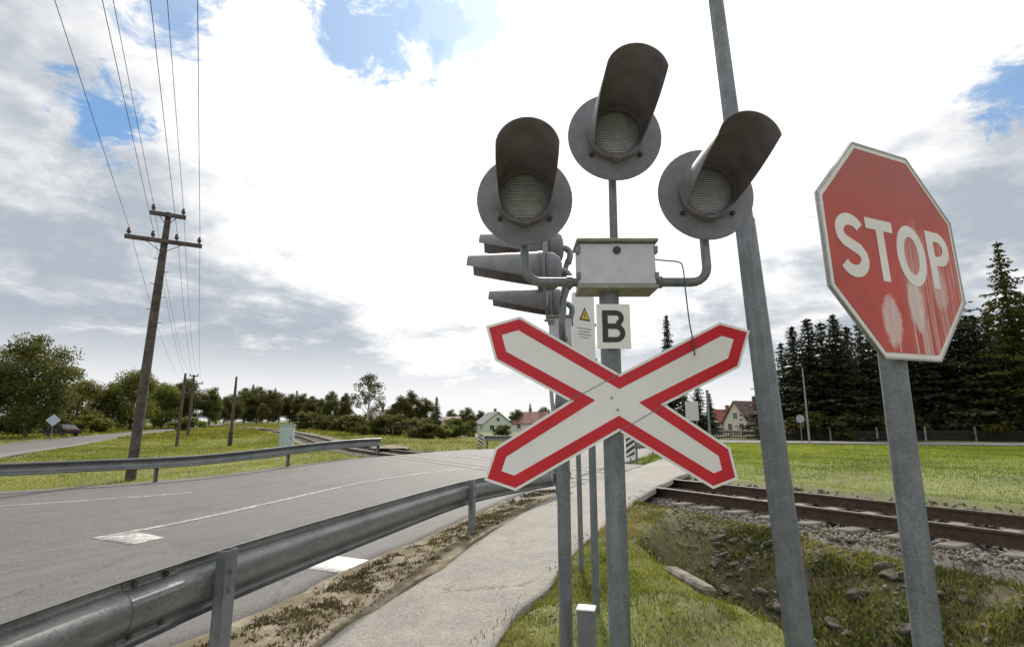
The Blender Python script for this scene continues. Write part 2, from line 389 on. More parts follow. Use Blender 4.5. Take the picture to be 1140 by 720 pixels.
def outline_mesh(name, splines, m, parent, depth=.0012):
    """flat filled 2-D outlines (holes allowed), XY local -> XZ plate plane, front towards -Y"""
    cu = bpy.data.curves.new(name, 'CURVE'); cu.dimensions = '2D'; cu.fill_mode = 'BOTH'; cu.extrude = depth/2
    for pts in splines:
        sp = cu.splines.new('POLY'); sp.points.add(len(pts)-1); sp.use_cyclic_u = True
        for p, q in zip(sp.points, pts): p.co = (q[0], q[1], 0, 1)
    o = bpy.data.objects.new(name, cu); C.objects.link(o)
    bpy.context.view_layer.update()
    me = bpy.data.meshes.new_from_object(o.evaluated_get(bpy.context.evaluated_depsgraph_get()))
    bpy.data.objects.remove(o)
    me.transform(Matrix(((1, 0, 0, 0), (0, 0, -1, 0), (0, 1, 0, 0), (0, 0, 0, 1))))
    me.materials.clear(); me.materials.append(m); me.name = name
    return link(name, me, parent)
def vnoise(x, y, sc, seed=0):
    """cheap smooth value noise on arrays"""
    r = np.random.default_rng(seed).random((64, 64)); X = np.asarray(x)*sc; Y = np.asarray(y)*sc
    xi = np.floor(X).astype(int); yi = np.floor(Y).astype(int); fx = X-xi; fy = Y-yi
    fx = fx*fx*(3-2*fx); fy = fy*fy*(3-2*fy)
    g = lambda i, j: r[i % 64, j % 64]
    return (g(xi, yi)*(1-fx)+g(xi+1, yi)*fx)*(1-fy)+(g(xi, yi+1)*(1-fx)+g(xi+1, yi+1)*fx)*fy

# ------------------------------------------------------------------ terrain heights
TR = np.array([(14.4, -8.2), (9.0, .83), (5.51, 6.65), (2.9, 11.0), (-4.84, 23.9), (-9.6, 32.5), (-14.2, 42), (-18.4, 51), (-22.9, 60), (-34.2, 80), (-53, 109), (-82, 148), (-130, 205)], float)
def sst(a, b, x):
    t = np.clip((np.asarray(x, float)-a)/(b-a), 0, 1); return t*t*(3-2*t)
def q_of(x, y):
    """signed distance from the near rail, negative on the camera's side"""
    x = np.asarray(x, float); y = np.asarray(y, float); best = np.full(x.shape, 1e18); sg = np.zeros(x.shape)
    for a, b in zip(TR[:-1], TR[1:]):
        d = b-a; L = np.hypot(*d); d = d/L; rx = x-a[0]; ry = y-a[1]; t = np.clip(rx*d[0]+ry*d[1], 0, L)
        ex = rx-t*d[0]; ey = ry-t*d[1]; dd = ex*ex+ey*ey; s = rx*d[1]-ry*d[0]
        m = dd < best; best = np.where(m, dd, best); sg = np.where(m, np.sign(s), sg)
    return sg*np.sqrt(best)
def rise(x, y):
    y = np.asarray(y, float); yy = np.maximum(y, 1.); return .018*np.minimum(np.maximum(0, y-45), 260)*sst(-.12, -.34, np.asarray(x)/yy)
def hr(x, y):
    q = q_of(x, y); return np.where(q < 1, .43*sst(-8.5, -1, q), .43-.13*sst(3, 12, q))+rise(x, y)
XE = np.array([(0, 2.9), (2.0, 2.4), (3.98, 1.80), (5.14, 1.50), (6.81, 1.30), (7.6, 1.75), (8.6, 2.4)])
def ditch(x, y):
    xe = np.interp(y, XE[:, 0], XE[:, 1]); xq = 2.9+(-1.35-(np.asarray(y)-11)*.514)/.857
    w = np.maximum(xq-xe, .3); t = (x-xe)/w
    amp = sst(8.4, 6.0, y)*sst(-6, -2, y)
    dep = np.interp(t, [-.02, .0, .055, .20, .32, .46, .60, .80, .92, 1.0, 1.1], [0, -.03, -.06, -.9, -1.0, -.95, -.72, -.30, -.14, -.13, -.14])
    return amp, t, np.where((t > -.02), dep, 0.0)
def hg(x, y):
    x = np.asarray(x, float); y = np.asarray(y, float); q = q_of(x, y); z = hr(x, y)
    bed = sst(-1.9, -1.0, q)*sst(3.6, 2.6, q); z = z-.22*bed
    amp, t, dp = ditch(x, y); z = z+amp*dp*np.where(q < -.9, 1, 0)
    z = z+(vnoise(x, y, .9, 3)-.5)*.05*(1-bed)+(vnoise(x, y, 3.1, 4)-.5)*.03*(1-bed)
    far = np.hypot(x, y); z = z+(vnoise(x, y, .07, 5)-.5)*.25*sst(25, 60, far)*sst(8, 16, np.abs(q))
    z = z+.12*sst(3, 4.5, q)*sst(9, 5, q)*np.where(x > 0, -1, 0)
    return z
def hgs(x, y): return float(hg(np.array([x]), np.array([y]))[0])
def hrs(x, y): return float(hr(np.array([x]), np.array([y]))[0])

# paved strips: left and right edge polylines (world metres)
ROAD_R = [(-7.2, -6), (-4.4, .2), (-3.1, 3.0), (-2.25, 4.85), (-1.82, 6.22), (-1.26, 7.27), (-.83, 8.23), (-.15, 9.73), (.55, 11.3), (1.8, 14), (3.6, 18.5), (6.0, 25), (10.5, 36), (19, 56), (40, 100), (80, 180)]
ROAD_L = [(-30, -2), (-22, 4.5), (-17, 9.4), (-12.71, 14.29), (-11.59, 15.78), (-10.32, 17.6), (-8.6, 19.4), (-7.2, 20.6), (-5.9, 22.0), (-4.9, 23.4), (-3.7, 26.5), (-1.4, 31.5), (3.5, 42), (11, 60), (32, 104), (70, 186)]
PATH_L = [(-1.9, -4), (-1.65, 2.2), (-1.37, 4.39), (-1.09, 5.12), (-.78, 5.99), (-.30, 7.5), (.25, 8.9), (.75, 10.2), (1.3, 11.4), (2.4, 13.6), (4.2, 17.9), (6.6, 24.2), (11.1, 35.3)]
PATH_R = [(.9, -4), (-.3, 2.2), (-.11, 4.18), (.33, 5.3), (.74, 6.45), (1.12, 7.3), (1.57, 8.3), (2.1, 9.5), (2.69, 10.89), (3.9, 13.4), (5.9, 17.6), (8.2, 23.6), (12.5, 34.8)]
def resample(P, n):
    P = np.array(P, float); s = np.concatenate([[0], np.cumsum(np.hypot(*np.diff(P, axis=0).T))]); 
    # smooth (Catmull-like) resampling by repeated averaging
    u = np.linspace(0, s[-1], n); return np.stack([np.interp(u, s, P[:, 0]), np.interp(u, s, P[:, 1])], 1)
def dense(P, k=10):
    """k points per given segment so that the two edges stay matched by index"""
    P = np.array(P, float); out = []
    for i in range(len(P)-1):
        p0 = P[max(i-1, 0)]; p1 = P[i]; p2 = P[i+1]; p3 = P[min(i+2, len(P)-1)]
        for t in np.linspace(0, 1, k, endpoint=False):
            out.append(.5*((2*p1)+(-p0+p2)*t+(2*p0-5*p1+4*p2-p3)*t*t+(-p0+3*p1-3*p2+p3)*t**3))
    out.append(P[-1]); return np.array(out)
def strip(name, L, Rr, off, m, na=18, k=8, wob=0.0, skirt=.09, hf=hr, parent=None, lump=0.0):
    A = dense(L, k); B = dense(Rr, k); n = len(A)
    if wob:
        nb = (B-A)/np.linalg.norm(B-A, axis=1)[:, None]; s = np.arange(n)
        A = A+nb*((vnoise(A[:, 0], A[:, 1], 2.3, 21)-.5)*wob)[:, None]; B = B+nb*((vnoise(B[:, 0], B[:, 1], 2.3, 22)-.5)*wob)[:, None]
    tt = np.linspace(0, 1, na+1); P = A[:, None, :]*(1-tt)[None, :, None]+B[:, None, :]*tt[None, :, None]
    z = hf(P[..., 0], P[..., 1])+off
    if lump: z = z+lump*(vnoise(P[..., 0], P[..., 1], 5, 31)-.4)+lump*.6*(vnoise(P[..., 0], P[..., 1], 13, 32)-.4)
    V = np.concatenate([P, z[..., None]], 2); w = na+3
    V = np.concatenate([V[:, :1]-[0, 0, skirt], V, V[:, -1:]-[0, 0, skirt]], 1)
    idx = np.arange(n*w).reshape(n, w)
    F = np.stack([idx[:-1, :-1], idx[:-1, 1:], idx[1:, 1:], idx[1:, :-1]], -1).reshape(-1, 4)
    o = np_mesh(name, V.reshape(-1, 3), F, m, quads=True, parent=parent); o.data.polygons.foreach_set('use_smooth', [True]*len(F))
    return o
def inside(poly, x, y):
    x = np.asarray(x); y = np.asarray(y); c = np.zeros(x.shape, bool); P = np.asarray(poly); n = len(P); j = n-1
    for i in range(n):
        xi, yi = P[i]; xj, yj = P[j]
        c ^= ((yi > y) != (yj > y)) & (x < (xj-xi)*(y-yi)/((yj-yi) if yj != yi else 1e-9)+xi); j = i
    return c
ROADP = np.concatenate([dense(ROAD_L, 4), dense(ROAD_R, 4)[::-1]])
PATHP = np.concatenate([dense(PATH_L, 4), dense(PATH_R, 4)[::-1]])
VERGEP = np.concatenate([dense(ROAD_R[:11], 4), dense(PATH_L[:11], 4)[::-1]])
LRD_L = [(-26, 5), (-33, 24), (-38, 36), (-45, 50), (-50, 62), (-56, 78), (-66, 105), (-80, 150)]
LRD_R = [(-15, 8), (-23, 24), (-29.5, 34), (-35.5, 46), (-41, 58), (-48.5, 76), (-60, 104), (-75, 150)]
RRD_L = [(90, 17), (60, 34), (44, 44), (33, 49), (24, 53), (16, 57)]
RRD_R = [(84, 8), (56, 26), (40, 36.5), (30, 41.5), (22, 44.5), (12.5, 47)]
LRDP = np.concatenate([dense(LRD_L, 4), dense(LRD_R, 4)[::-1]]); RRDP = np.concatenate([dense(RRD_L, 4), dense(RRD_R, 4)[::-1]])
def paved(x, y):
    return inside(ROADP, x, y) | inside(PATHP, x, y) | inside(VERGEP, x, y) | inside(LRDP, x, y) | inside(RRDP, x, y)

def build_ground():
    def axis(core, a, b, lim_lo, lim_hi):
        g = list(np.arange(a, b, core)); st = core; p = b
        while p < lim_hi: g.append(p); st *= 1.085; p += st
        g.append(lim_hi); st = core; p = a; lo = []
        while p > lim_lo: st *= 1.085; p -= st; lo.append(max(p, lim_lo))
        return np.array(lo[::-1]+g)
    xs = axis(.11, -2.5, 8.5, -2500, 2500); ys = axis(.11, 1.5, 14, -600, 3500)
    X, Y = np.meshgrid(xs, ys); Z = hg(X, Y); pv = paved(X, Y)
    Z = np.where(pv, np.minimum(Z, hr(X, Y)-.045), Z)
    q = q_of(X, Y); amp, t, dp = ditch(X, Y)
    soil = np.clip(amp*sst(.02, .1, t)*sst(1.0, .86, t)*np.where(q < -.9, 1, 0)*(.4+1.2*vnoise(X, Y, 2.2, 9)), 0, 1)
    lawn = (t < .03)*sst(-1, 0, X)*sst(11, 9, Y)*0.5*sst(.45, .70, vnoise(X, Y, 2.7, 12)*.6+vnoise(X, Y, 8, 13)*.4); soil = np.clip(soil+lawn, 0, 1)
    near = np.exp(-((X-2.2)**2+(Y-8.5)**2)/2.5)*.6*vnoise(X, Y, 2.5, 8); soil = np.clip(soil+near, 0, 1)
    grav = sst(-1.75, -1.0, q+.5*(vnoise(X, Y, 1.7, 10)-.5))*sst(3.3, 2.6, q)
    n, m = X.shape; idx = np.arange(n*m).reshape(n, m)
    F = np.stack([idx[:-1, :-1], idx[:-1, 1:], idx[1:, 1:], idx[1:, :-1]], -1).reshape(-1, 4)
    o = np_mesh('ground', np.stack([X, Y, Z], -1).reshape(-1, 3), F, GROUND, {'soil': soil.ravel(), 'gravel': grav.ravel()}, quads=True)
    o.data.polygons.foreach_set('use_smooth', [True]*len(F))
    return tag(o, kind='structure')
ground = build_ground()
road = tag(strip('road', ROAD_L, ROAD_R, .012, ASPH, 40, 8), kind='structure')
footpath = tag(strip('footpath', PATH_L, PATH_R, .022, PATH, 14, 10, wob=.07), kind='structure')
verge = tag(strip('dirt_verge', ROAD_R[1:8], PATH_L[1:8], .024, DIRT, 14, 24, wob=.12, lump=.014), kind='structure')
apron = tag(strip('crossing_apron', ROAD_R[7:11], PATH_L[7:11], .010, ASPH, 6, 12), kind='structure')
side_road = tag(strip('side_road', LRD_L, LRD_R, .05, ASPH, 6, 6), kind='structure')
far_road = tag(strip('far_road', RRD_L, RRD_R, .05, ASPH, 6, 6), kind='structure')

def marking(name, L, Rr, m, off=.018, k=8):
    return strip(name, L, Rr, off, m, 3, k, skirt=.004, parent=road)
def offs(P, w):
    P = np.array(P, float); T = np.gradient(P, axis=0); T /= np.linalg.norm(T, axis=1)[:, None]; N = np.stack([-T[:, 1], T[:, 0]], 1)
    return (P+N*w/2).tolist(), (P-N*w/2).tolist()
L_, R_ = offs([(-6.05, 8.47), (-4.95, 11.4), (-3.75, 13.6), (-2.2, 15.1), (-.9, 16.2)], .13); marking('lane_line', L_, R_, mat('rubbed_road_paint', (.60, .58, .54), .7, 0, .05, 20, .3, 120, fn=paint_fn))
L_, R_ = offs([(-6.23, 7.15), (-6.75, 6.3), (-7.3, 5.2)], .11); marking('lane_dash', L_, R_, PAINT)
L_, R_ = offs([(-12.6, 10.2), (-10.42, 11.78), (-9.08, 12.91), (-7.8, 14.1)], .10); marking('edge_line', L_, R_, PAINT)
marking('stop_line', [(-6.0, 8.42), (-5.2, 8.0)], [(-5.75, 8.95), (-5.05, 8.5)], PAINT)
marking('stop_line', [(-2.52, 6.62), (-1.80, 6.20)], [(-2.30, 7.08), (-1.62, 6.66)], PAINT2)

# ------------------------------------------------------------------ railway
def offset_poly(P, d):
    P = np.array(P); T = np.gradient(P, axis=0); T /= np.linalg.norm(T, axis=1)[:, None]; return P+np.stack([T[:, 1], -T[:, 0]], 1)*d
TRD = dense(TR, 14); TRZ = .45+rise(TRD[:, 0], TRD[:, 1])
track = thing('railway_track', 'single railway track with rusty rails crossing the road on concrete sleepers', 'railway track', (2.9, 11.0, .25))
TOFF = Vector((2.9, 11.0, .25))
def rail(d):
    P = offset_poly(TRD, d); prof = [(-.065, -.172), (.065, -.172), (.065, -.16), (.012, -.145), (.012, -.045), (.036, -.035), (.036, -.006), (.03, 0), (-.03, 0), (-.036, -.006), (-.036, -.035), (-.012, -.045), (-.012, -.145), (-.065, -.16)]
    n = len(prof); T = np.gradient(P, axis=0); T /= np.linalg.norm(T, axis=1)[:, None]; mb = MB()
    vs = [(P[i, 0]+T[i, 1]*a-TOFF.x, P[i, 1]-T[i, 0]*a-TOFF.y, TRZ[i]+b-TOFF.z) for i in range(len(P)) for a, b in prof]
    fs = []; 
    for i in range(len(P)-1):
        for k in range(n): fs.append((i*n+k, i*n+(k+1) % n, (i+1)*n+(k+1) % n, (i+1)*n+k))
    mb.add(vs, fs)
    mb.m = [1 if (j % n) == 7 else 0 for j in range(len(fs))]
    return mb.build('rail', [RAILM, RAILTOP], track)
rail(0.0); rail(1.59)
slm = MB().box((0, 0, 0), (2.6, .24, .14), bev=.02).build('sleeper', mat('dirty_sleeper_concrete', (.15, .132, .11), .95, 0, .3, 5, .5, 50, col2=(.25, .225, .19)), track).data
bpy.data.objects.remove(bpy.data.objects['sleeper'])
seg = np.concatenate([[0], np.cumsum(np.hypot(*np.diff(TRD, axis=0).T))])
MID = offset_poly(TRD, .795); ns = 0; s = 6.0
while s < seg[-1] and ns < 190:
    x = np.interp(s, seg, MID[:, 0]); y = np.interp(s, seg, MID[:, 1]); x2 = np.interp(s+.2, seg, MID[:, 0]); y2 = np.interp(s+.2, seg, MID[:, 1])
    s += .58
    xa = np.array([x, x-1.2, x+1.2]); ya = np.array([y, y-.7, y+.7])
    if (inside(ROADP, xa, ya) | inside(PATHP, xa, ya)).any() or y > 75: continue
    o = link('sleeper', slm, track); ns += 1
    o.location = Vector((x, y, .45-.172-.07+float(rise(np.array(x), np.array(y)))))-TOFF+Vector((0, 0, rnd.uniform(-.004, .004)))
    o.rotation_euler = (0, 0, math.atan2(y2-y, x2-x)+math.pi/2+rnd.uniform(-.02, .02))
# dark flangeways and crossing panels where the road passes over the rails
A = offset_poly(TRD, 0.0)
def along(d, y0, y1, n=24):
    P = offset_poly(TRD, d); yy = np.linspace(y0, y1, n); o = np.argsort(P[:, 1]); return np.stack([np.interp(yy, P[o, 1], P[o, 0]), yy], 1)
for d in (.075, 1.515):
    L_ = along(d-.035, 10.9 if d < 1 else 12.2, 23.0).tolist(); R_ = along(d+.035, 10.9 if d < 1 else 12.2, 23.0).tolist()
    strip('flangeway', L_, R_, .0165, RUBBER, 1, 2, skirt=.003, parent=road)
for d in (-.075, 1.665):
    L_ = along(d-.03, 10.9 if d < 1 else 12.2, 23.0).tolist(); R_ = along(d+.03, 10.9 if d < 1 else 12.2, 23.0).tolist()
    strip('flangeway', L_, R_, .0165, RUBBER, 1, 2, skirt=.003, parent=road)
for d in (-.75, 2.35):                     # panel joints beside the track
    L_ = along(d-.015, 11.8, 22.5).tolist(); R_ = along(d+.015, 11.8, 22.5).tolist()
    strip('panel_joint', L_, R_, .0165, RUBBER, 1, 2, skirt=.003, parent=road)

def rock_verts(rs, sub=1):
    base = [(0, 0, 1), (.9, 0, .4), (.28, .85, .45), (-.72, .52, .45), (-.72, -.52, .45), (.28, -.85, .45), (.72, .52, -.45), (-.28, .85, -.45), (-.9, 0, -.45), (-.28, -.85, -.45), (.72, -.52, -.45), (0, 0, -1)]
    return np.array(base)*(1+rs.uniform(-.28, .28, (12, 1)))
RF = [(0, 1, 2), (0, 2, 3), (0, 3, 4), (0, 4, 5), (0, 5, 1), (1, 6, 2), (2, 7, 3), (3, 8, 4), (4, 9, 5), (5, 10, 1), (2, 6, 7), (3, 7, 8), (4, 8, 9), (5, 9, 10), (1, 10, 6), (11, 7, 6), (11, 8, 7), (11, 9, 8), (11, 10, 9), (11, 6, 10)]
def big_rock(rs):
    """one level finer than rock_verts, edges worn round"""
    v = [Vector(p) for p in rock_verts(rs)]; cache = {}; f2 = []
    def mid(a, b):
        k = (min(a, b), max(a, b))
        if k not in cache:
            m = (v[a]+v[b])/2; m *= (.84+.34*rs.random())*(1 if m.length == 0 else (v[a].length+v[b].length)/2/m.length*.94); v.append(m); cache[k] = len(v)-1
        return cache[k]
    for a, b, c in RF:
        x, y, z = mid(a, b), mid(b, c), mid(c, a); f2 += [(a, x, z), (b, y, x), (c, z, y), (x, y, z)]
    return [tuple(p) for p in v], f2
def ballast():
    n = 26000; pts = []
    y = rng.uniform(1.5, 34, n*2); qq = rng.uniform(-1.5, 3.2, n*2)
    keepd = rng.random(n*2) < np.clip(9/np.maximum(y, 1), .2, 1)
    d = offset_poly(TRD, 0); o = np.argsort(TRD[:, 1]); x0 = np.interp(y, TRD[o, 1], TRD[o, 0]); x = x0+qq/.857
    k = keepd & ~(inside(ROADP, x, y) | inside(PATHP, x, y)); x, y, qq = x[k], y[k], qq[k]
    edge = sst(-1.5, -.75, qq)*sst(3.2, 2.6, qq); k = rng.random(len(x)) < .12+.88*edge*(.45+.55*(vnoise(x, y, 1.1, 40) > .36)); x, y = x[k], y[k]
    sz = rng.uniform(.014, .038, len(x))*np.clip(y/9, 1, 2.2); z = hg(x, y)+sz*.25+rng.uniform(0, .02, len(x))
    forms = np.array([rock_verts(rng) for _ in range(12)])
    V = forms[rng.integers(0, 12, len(x))]*sz[:, None, None]*rng.uniform(.6, 1.2, (len(x), 1, 3)); a = rng.uniform(0, 6.28, len(x)); ca, sa = np.cos(a)[:, None], np.sin(a)[:, None]
    V = np.stack([V[..., 0]*ca-V[..., 1]*sa+x[:, None], V[..., 0]*sa+V[..., 1]*ca+y[:, None], V[..., 2]+z[:, None]], -1)
    F = np.array(RF)[None]+(np.arange(len(x))*12)[:, None, None]
    o = np_mesh('ballast', V.reshape(-1, 3), F.reshape(-1, 3), BALL); tag(o, 'grey crushed stone ballast between and beside the rails', 'gravel', kind='stuff')
ballast()
# loose field stones along the ditch bank, one by one
forms = []
for i in range(9):
    me = bpy.data.meshes.new('stone'); me.from_pydata(*(lambda a: (a[0], [], a[1]))(big_rock(rng))); me.materials.append(STONE); me.update(); me.polygons.foreach_set('use_smooth', [True]*len(me.polygons)); me.set_sharp_from_angle(angle=R(18))
    forms.append(me)
def bank_stone(x, y, sc, sink=.25):
    o = link('stone', forms[rnd.randrange(9)], ground); o.location = (x, y, hgs(x, y)+sc*(.22-sink)); 
    o.scale = (sc*rnd.uniform(.8, 1.4), sc*rnd.uniform(.8, 1.3), sc*rnd.uniform(.5, .8)); o.rotation_euler = (rnd.uniform(-.4, .4), rnd.uniform(-.4, .4), rnd.uniform(0, 6.28))
c_ = 0
while c_ < 240:
    y = rnd.uniform(2.6, 7.6); xe = np.interp(y, XE[:, 0], XE[:, 1]); xq = 2.9+(-1.35-(y-11)*.514)/.857; t = rnd.uniform(.42, .90) if rnd.random() < .9 else rnd.uniform(.15, .97)
    x = xe+t*(xq-xe)
    if vnoise(np.array([x]), np.array([y]), 1.6, 44)[0] < .30: continue
    bank_stone(x, y, rnd.choice((.025, .03, .035, .04, .045, .05, .06, .07, .085)), .32); c_ += 1
def rubble():
    n = 5200; x, y = rng.uniform(1.2, 5.8, n), rng.uniform(2.2, 9.4, n); amp, t, dp = ditch(x, y); q = q_of(x, y)
    k = (t > .05) & (t < .98) & (q < -1.1) & ~paved(x, y) & (rng.random(n) < .25+.9*sst(.4, .65, vnoise(x, y, 2.4, 73))); x, y = x[k], y[k]
    sz = rng.uniform(.008, .030, len(x)); z = hg(x, y)+sz*.2; forms = np.array([rock_verts(rng) for _ in range(12)])
    V = forms[rng.integers(0, 12, len(x))]*sz[:, None, None]*rng.uniform(.6, 1.3, (len(x), 1, 3))+np.stack([x, y, z], -1)[:, None, :]
    tag(np_mesh('ditch_rubble', V.reshape(-1, 3), (np.array(RF)[None]+(np.arange(len(x))*12)[:, None, None]).reshape(-1, 3), BALL), 'small rubble and gravel scattered over the ditch bank', 'gravel', kind='stuff')
rubble()
slab = MB().box((0, 0, 0), (.16, .66, .09), bev=.025)
so_ = slab.build('concrete_slab', mat('mossy_concrete', (.12, .108, .075), .95, 0, .35, 9, .9, 45, col2=(.28, .255, .205))); so_.location = (1.575, 5.28, hgs(1.56, 5.28)+.012); so_.rotation_euler = (R(2), R(7), R(13))
tag(so_, 'long pale concrete slab lying on the ditch edge in the grass', 'concrete slab')
sb2 = MB().box((0, 0, 0), (.3, .42, .12), bev=.02).build('concrete_block', CONC); sb2.location = (2.25, 4.05, hgs(2.25, 4.05)+.05); sb2.rotation_euler = (R(10), R(-16), R(50))
tag(sb2, 'broken pale concrete block among the stones low in the ditch', 'concrete block')

# ------------------------------------------------------------------ grass
def blades(name, x, y, h, w, m, label, z=None, lean=.45, cat='grass'):
    n = len(x); a = rng.uniform(0, 6.28, n); z = hg(x, y) if z is None else z
    la = rng.uniform(0, 6.28, n); le = h*lean*rng.random(n)
    bx, by = np.cos(a)*w/2, np.sin(a)*w/2
    m1 = np.stack([x+np.cos(la)*le*.3, y+np.sin(la)*le*.3, z+h*.55], -1); tip = np.stack([x+np.cos(la)*le, y+np.sin(la)*le, z+h*(1-.25*rng.random(n))], -1)
    off = np.stack([bx, by, 0*bx], -1); base = np.stack([x, y, z-.01], -1)
    V = np.stack([base-off, base+off, m1+off*.75, m1-off*.75, tip], 1).reshape(-1, 3)
    i = np.arange(n)[:, None]*5; F = np.concatenate([i+[0, 1, 2], i+[0, 2, 3], i+[3, 2, 4]], 1).reshape(-1, 3)
    patch = (vnoise(x, y, .8, 50)-.5)*.6+(vnoise(x, y, 4, 51)-.5)*.75+(vnoise(x, y, .22, 49)-.5)*.5+(vnoise(x, y, .07, 48)-.5)*.6; rv = np.repeat(np.clip(.42+patch+rng.uniform(-.25, .3, n), 0, 1), 5)
    return tag(np_mesh(name, V, F, m, {'rv': rv}), label, cat, kind='stuff')
def scatter(n, x0, x1, y0, y1, pw=1.0):
    return rng.uniform(x0, x1, n), y0+(y1-y0)*rng.random(n)**pw
# near patch between the footpath and the ditch
x, y = scatter(400000, -.6, 4.8, 2.2, 10.8, 1.15)
xe = np.interp(y, XE[:, 0], XE[:, 1]); amp, t, dp = ditch(x, y); q = q_of(x, y)
dens = np.where(t < .03, 1.0, np.where(t < .5, .25, np.where(t < .85, .5, .65)))*np.where(amp < .2, .7, 1)
dens *= np.where(q > -1.1, .2, 1)*(.28+.8*sst(.30, .62, vnoise(x, y, 1.3, 52)*.45+vnoise(x, y, 5, 59)*.55))
k = ~(inside(PATHP, x, y)) & (rng.random(len(x)) < dens) & (x > np.interp(y, np.array(PATH_R)[:, 1], np.array(PATH_R)[:, 0])-.05) & (q < -.5)
x, y = x[k], y[k]; q = q_of(x, y); dry = rng.random(len(x)) < np.clip(.2+.6*sst(-4.6, -2.2, q)+.7*(vnoise(x, y, 1.6, 55)-.5), 0, .8)
hh = rng.uniform(.012, .048, len(x))*(.35+1.35*vnoise(x, y, 3.1, 53)); ww = rng.uniform(.004, .008, len(x))*np.clip(y/4.5, 1, 2)
blades('near_grass', x[~dry], y[~dry], hh[~dry], ww[~dry], GRASS, 'short green grass around the signal posts beside the footpath')
blades('dry_grass', x[dry], y[dry], hh[dry]*1.15, ww[dry], DRYG, 'straw coloured dry grass on the bank beside the near rail')
x, y = scatter(90000, 1.2, 6.5, 2.2, 8.5); amp, t, dp = ditch(x, y); q = q_of(x, y)
k = (t > .05) & (t < .97) & (q < -1.2) & (amp > .2) & (rng.random(len(x)) < sst(.40, .75, vnoise(x, y, 1.9, 70)*.65+vnoise(x, y, 6, 71)*.35)); x, y = x[k], y[k]
blades('ditch_weeds', x, y, rng.uniform(.03, .09, len(x)), rng.uniform(.012, .026, len(x)), LEAF, 'dark leafy weeds growing among the stones of the ditch bank', lean=1.1, cat='weeds')
x, y = scatter(3600, -.3, 4.0, 2.6, 9.5); k = ~paved(x, y); x, y = x[k], y[k]
blades('grass_litter', x, y, rng.uniform(.008, .02, len(x)), rng.uniform(.012, .03, len(x)), mat('dead_leaf', (.15, .095, .04), .9, 0, .4, 30, col2=(.34, .25, .11)), 'dead leaves and stalks lying in the grass by the posts', lean=3.0, cat='leaf litter')
# field beyond the track
x, y = scatter(260000, 2.0, 42, 6.5, 46, 1.3); q = q_of(x, y)
k = (q > 2.9) & ~paved(x, y) & (np.abs(x/np.maximum(y, .1)) < 1.15) & (rng.random(len(x)) < np.clip(sst(2.9, 3.7, q)+.1, 0, 1)); x, y = x[k], y[k]
blades('field_grass', x, y, rng.uniform(.03, .075, len(x))*(.7+.7*vnoise(x, y, .5, 54))*np.clip(y/16, .8, 1.4), .006*np.clip(y/6, 1, 6)*rng.uniform(.7, 1.3, len(x)), FIELD, 'bright mown meadow beyond the railway track')
# left grass behind the far guardrail
x, y = scatter(170000, -48, -4, 14, 66, 1.5); q = q_of(x, y)
k = ~paved(x, y) & ((q < -1.2) | (q > 3)) & (x/y > -1.05) & (x/y < -.12); x, y = x[k], y[k]
blades('roadside_grass', x, y, rng.uniform(.04, .11, len(x))*(.6+.8*vnoise(x, y, .3, 56)), .007*np.clip(y/6, 1, 8)*rng.uniform(.7, 1.3, len(x)), FIELD, 'green grass slope behind the far guardrail up to the track')
x, y = scatter(60000, -95, -8, 60, 150, 1.2); q = q_of(x, y); k = ~paved(x, y) & ((q < -1.5) | (q > 3.2)) & (x/y > -1.0) & (x/y < -.1); x, y = x[k], y[k]
blades('distant_grass', x, y, rng.uniform(.15, .35, len(x)), rng.uniform(.10, .22, len(x)), FIELD, 'distant rough grass around the far end of the track')
x, y = scatter(30000, -16, 8, 24, 62, 1.2); q = q_of(x, y); k = (q > 3) & ~paved(x, y); x, y = x[k], y[k]
blades('waste_grass', x, y, rng.uniform(.1, .3, len(x)), .009*np.clip(y/6, 1, 8), DRYG, 'dry yellowish grass plot between the track and the houses')
# weeds in the sandy strip under the near guardrail
x, y = scatter(150000, -3, 1.0, 2.8, 10.8, 1.1); k = inside(VERGEP, x, y); x, y = x[k], y[k]
dens = sst(.36, .70, vnoise(x, y, 2.6, 57)*.5+vnoise(x, y, 11, 58)*.5)
rr = np.interp(y, np.array(ROAD_R)[:, 1], np.array(ROAD_R)[:, 0]); pp = np.interp(y, np.array(PATH_L)[:, 1], np.array(PATH_L)[:, 0]); u_ = (x-rr)/(pp-rr)
dens *= sst(.05, .25, u_)*sst(.98, .55, u_); k = rng.random(len(x)) < dens*1.15; x, y = x[k], y[k]
blades('verge_weeds', x, y, rng.uniform(.008, .032, len(x)), rng.uniform(.008, .020, len(x)), WEED, 'low weeds growing in the sandy strip under the near guardrail', z=hr(x, y)+.024, lean=1.7, cat='weeds')
x, y = scatter(16000, -3, 1.0, 2.8, 10.8, 1.1); k = inside(VERGEP, x, y) & (rng.random(len(x)) < sst(.3, .75, vnoise(x, y, 1.9, 66))); x, y = x[k], y[k]
blades('verge_dry_grass', x, y, rng.uniform(.008, .03, len(x)), rng.uniform(.003, .006, len(x)), DRYG, 'thin dry grass and stalks in the sandy strip by the footpath', z=hr(x, y)+.024, lean=2.2)
# moss and weeds along the broken right edge of the footpath
x, y = scatter(14000, -.8, 2.8, 3.2, 10.6); pr = np.interp(y, np.array(PATH_R)[:, 1], np.array(PATH_R)[:, 0]); k = (np.abs(x-pr+.10) < .14*vnoise(x, y, 3, 60)) & (vnoise(x, y, 4.5, 61) > .52); x, y = x[k], y[k]
blades('path_edge_weeds', x, y, rng.uniform(.012, .035, len(x)), rng.uniform(.005, .010, len(x)), WEED, 'small weeds in the cracked right edge of the footpath', z=hr(x, y)+.02, lean=.9, cat='weeds')

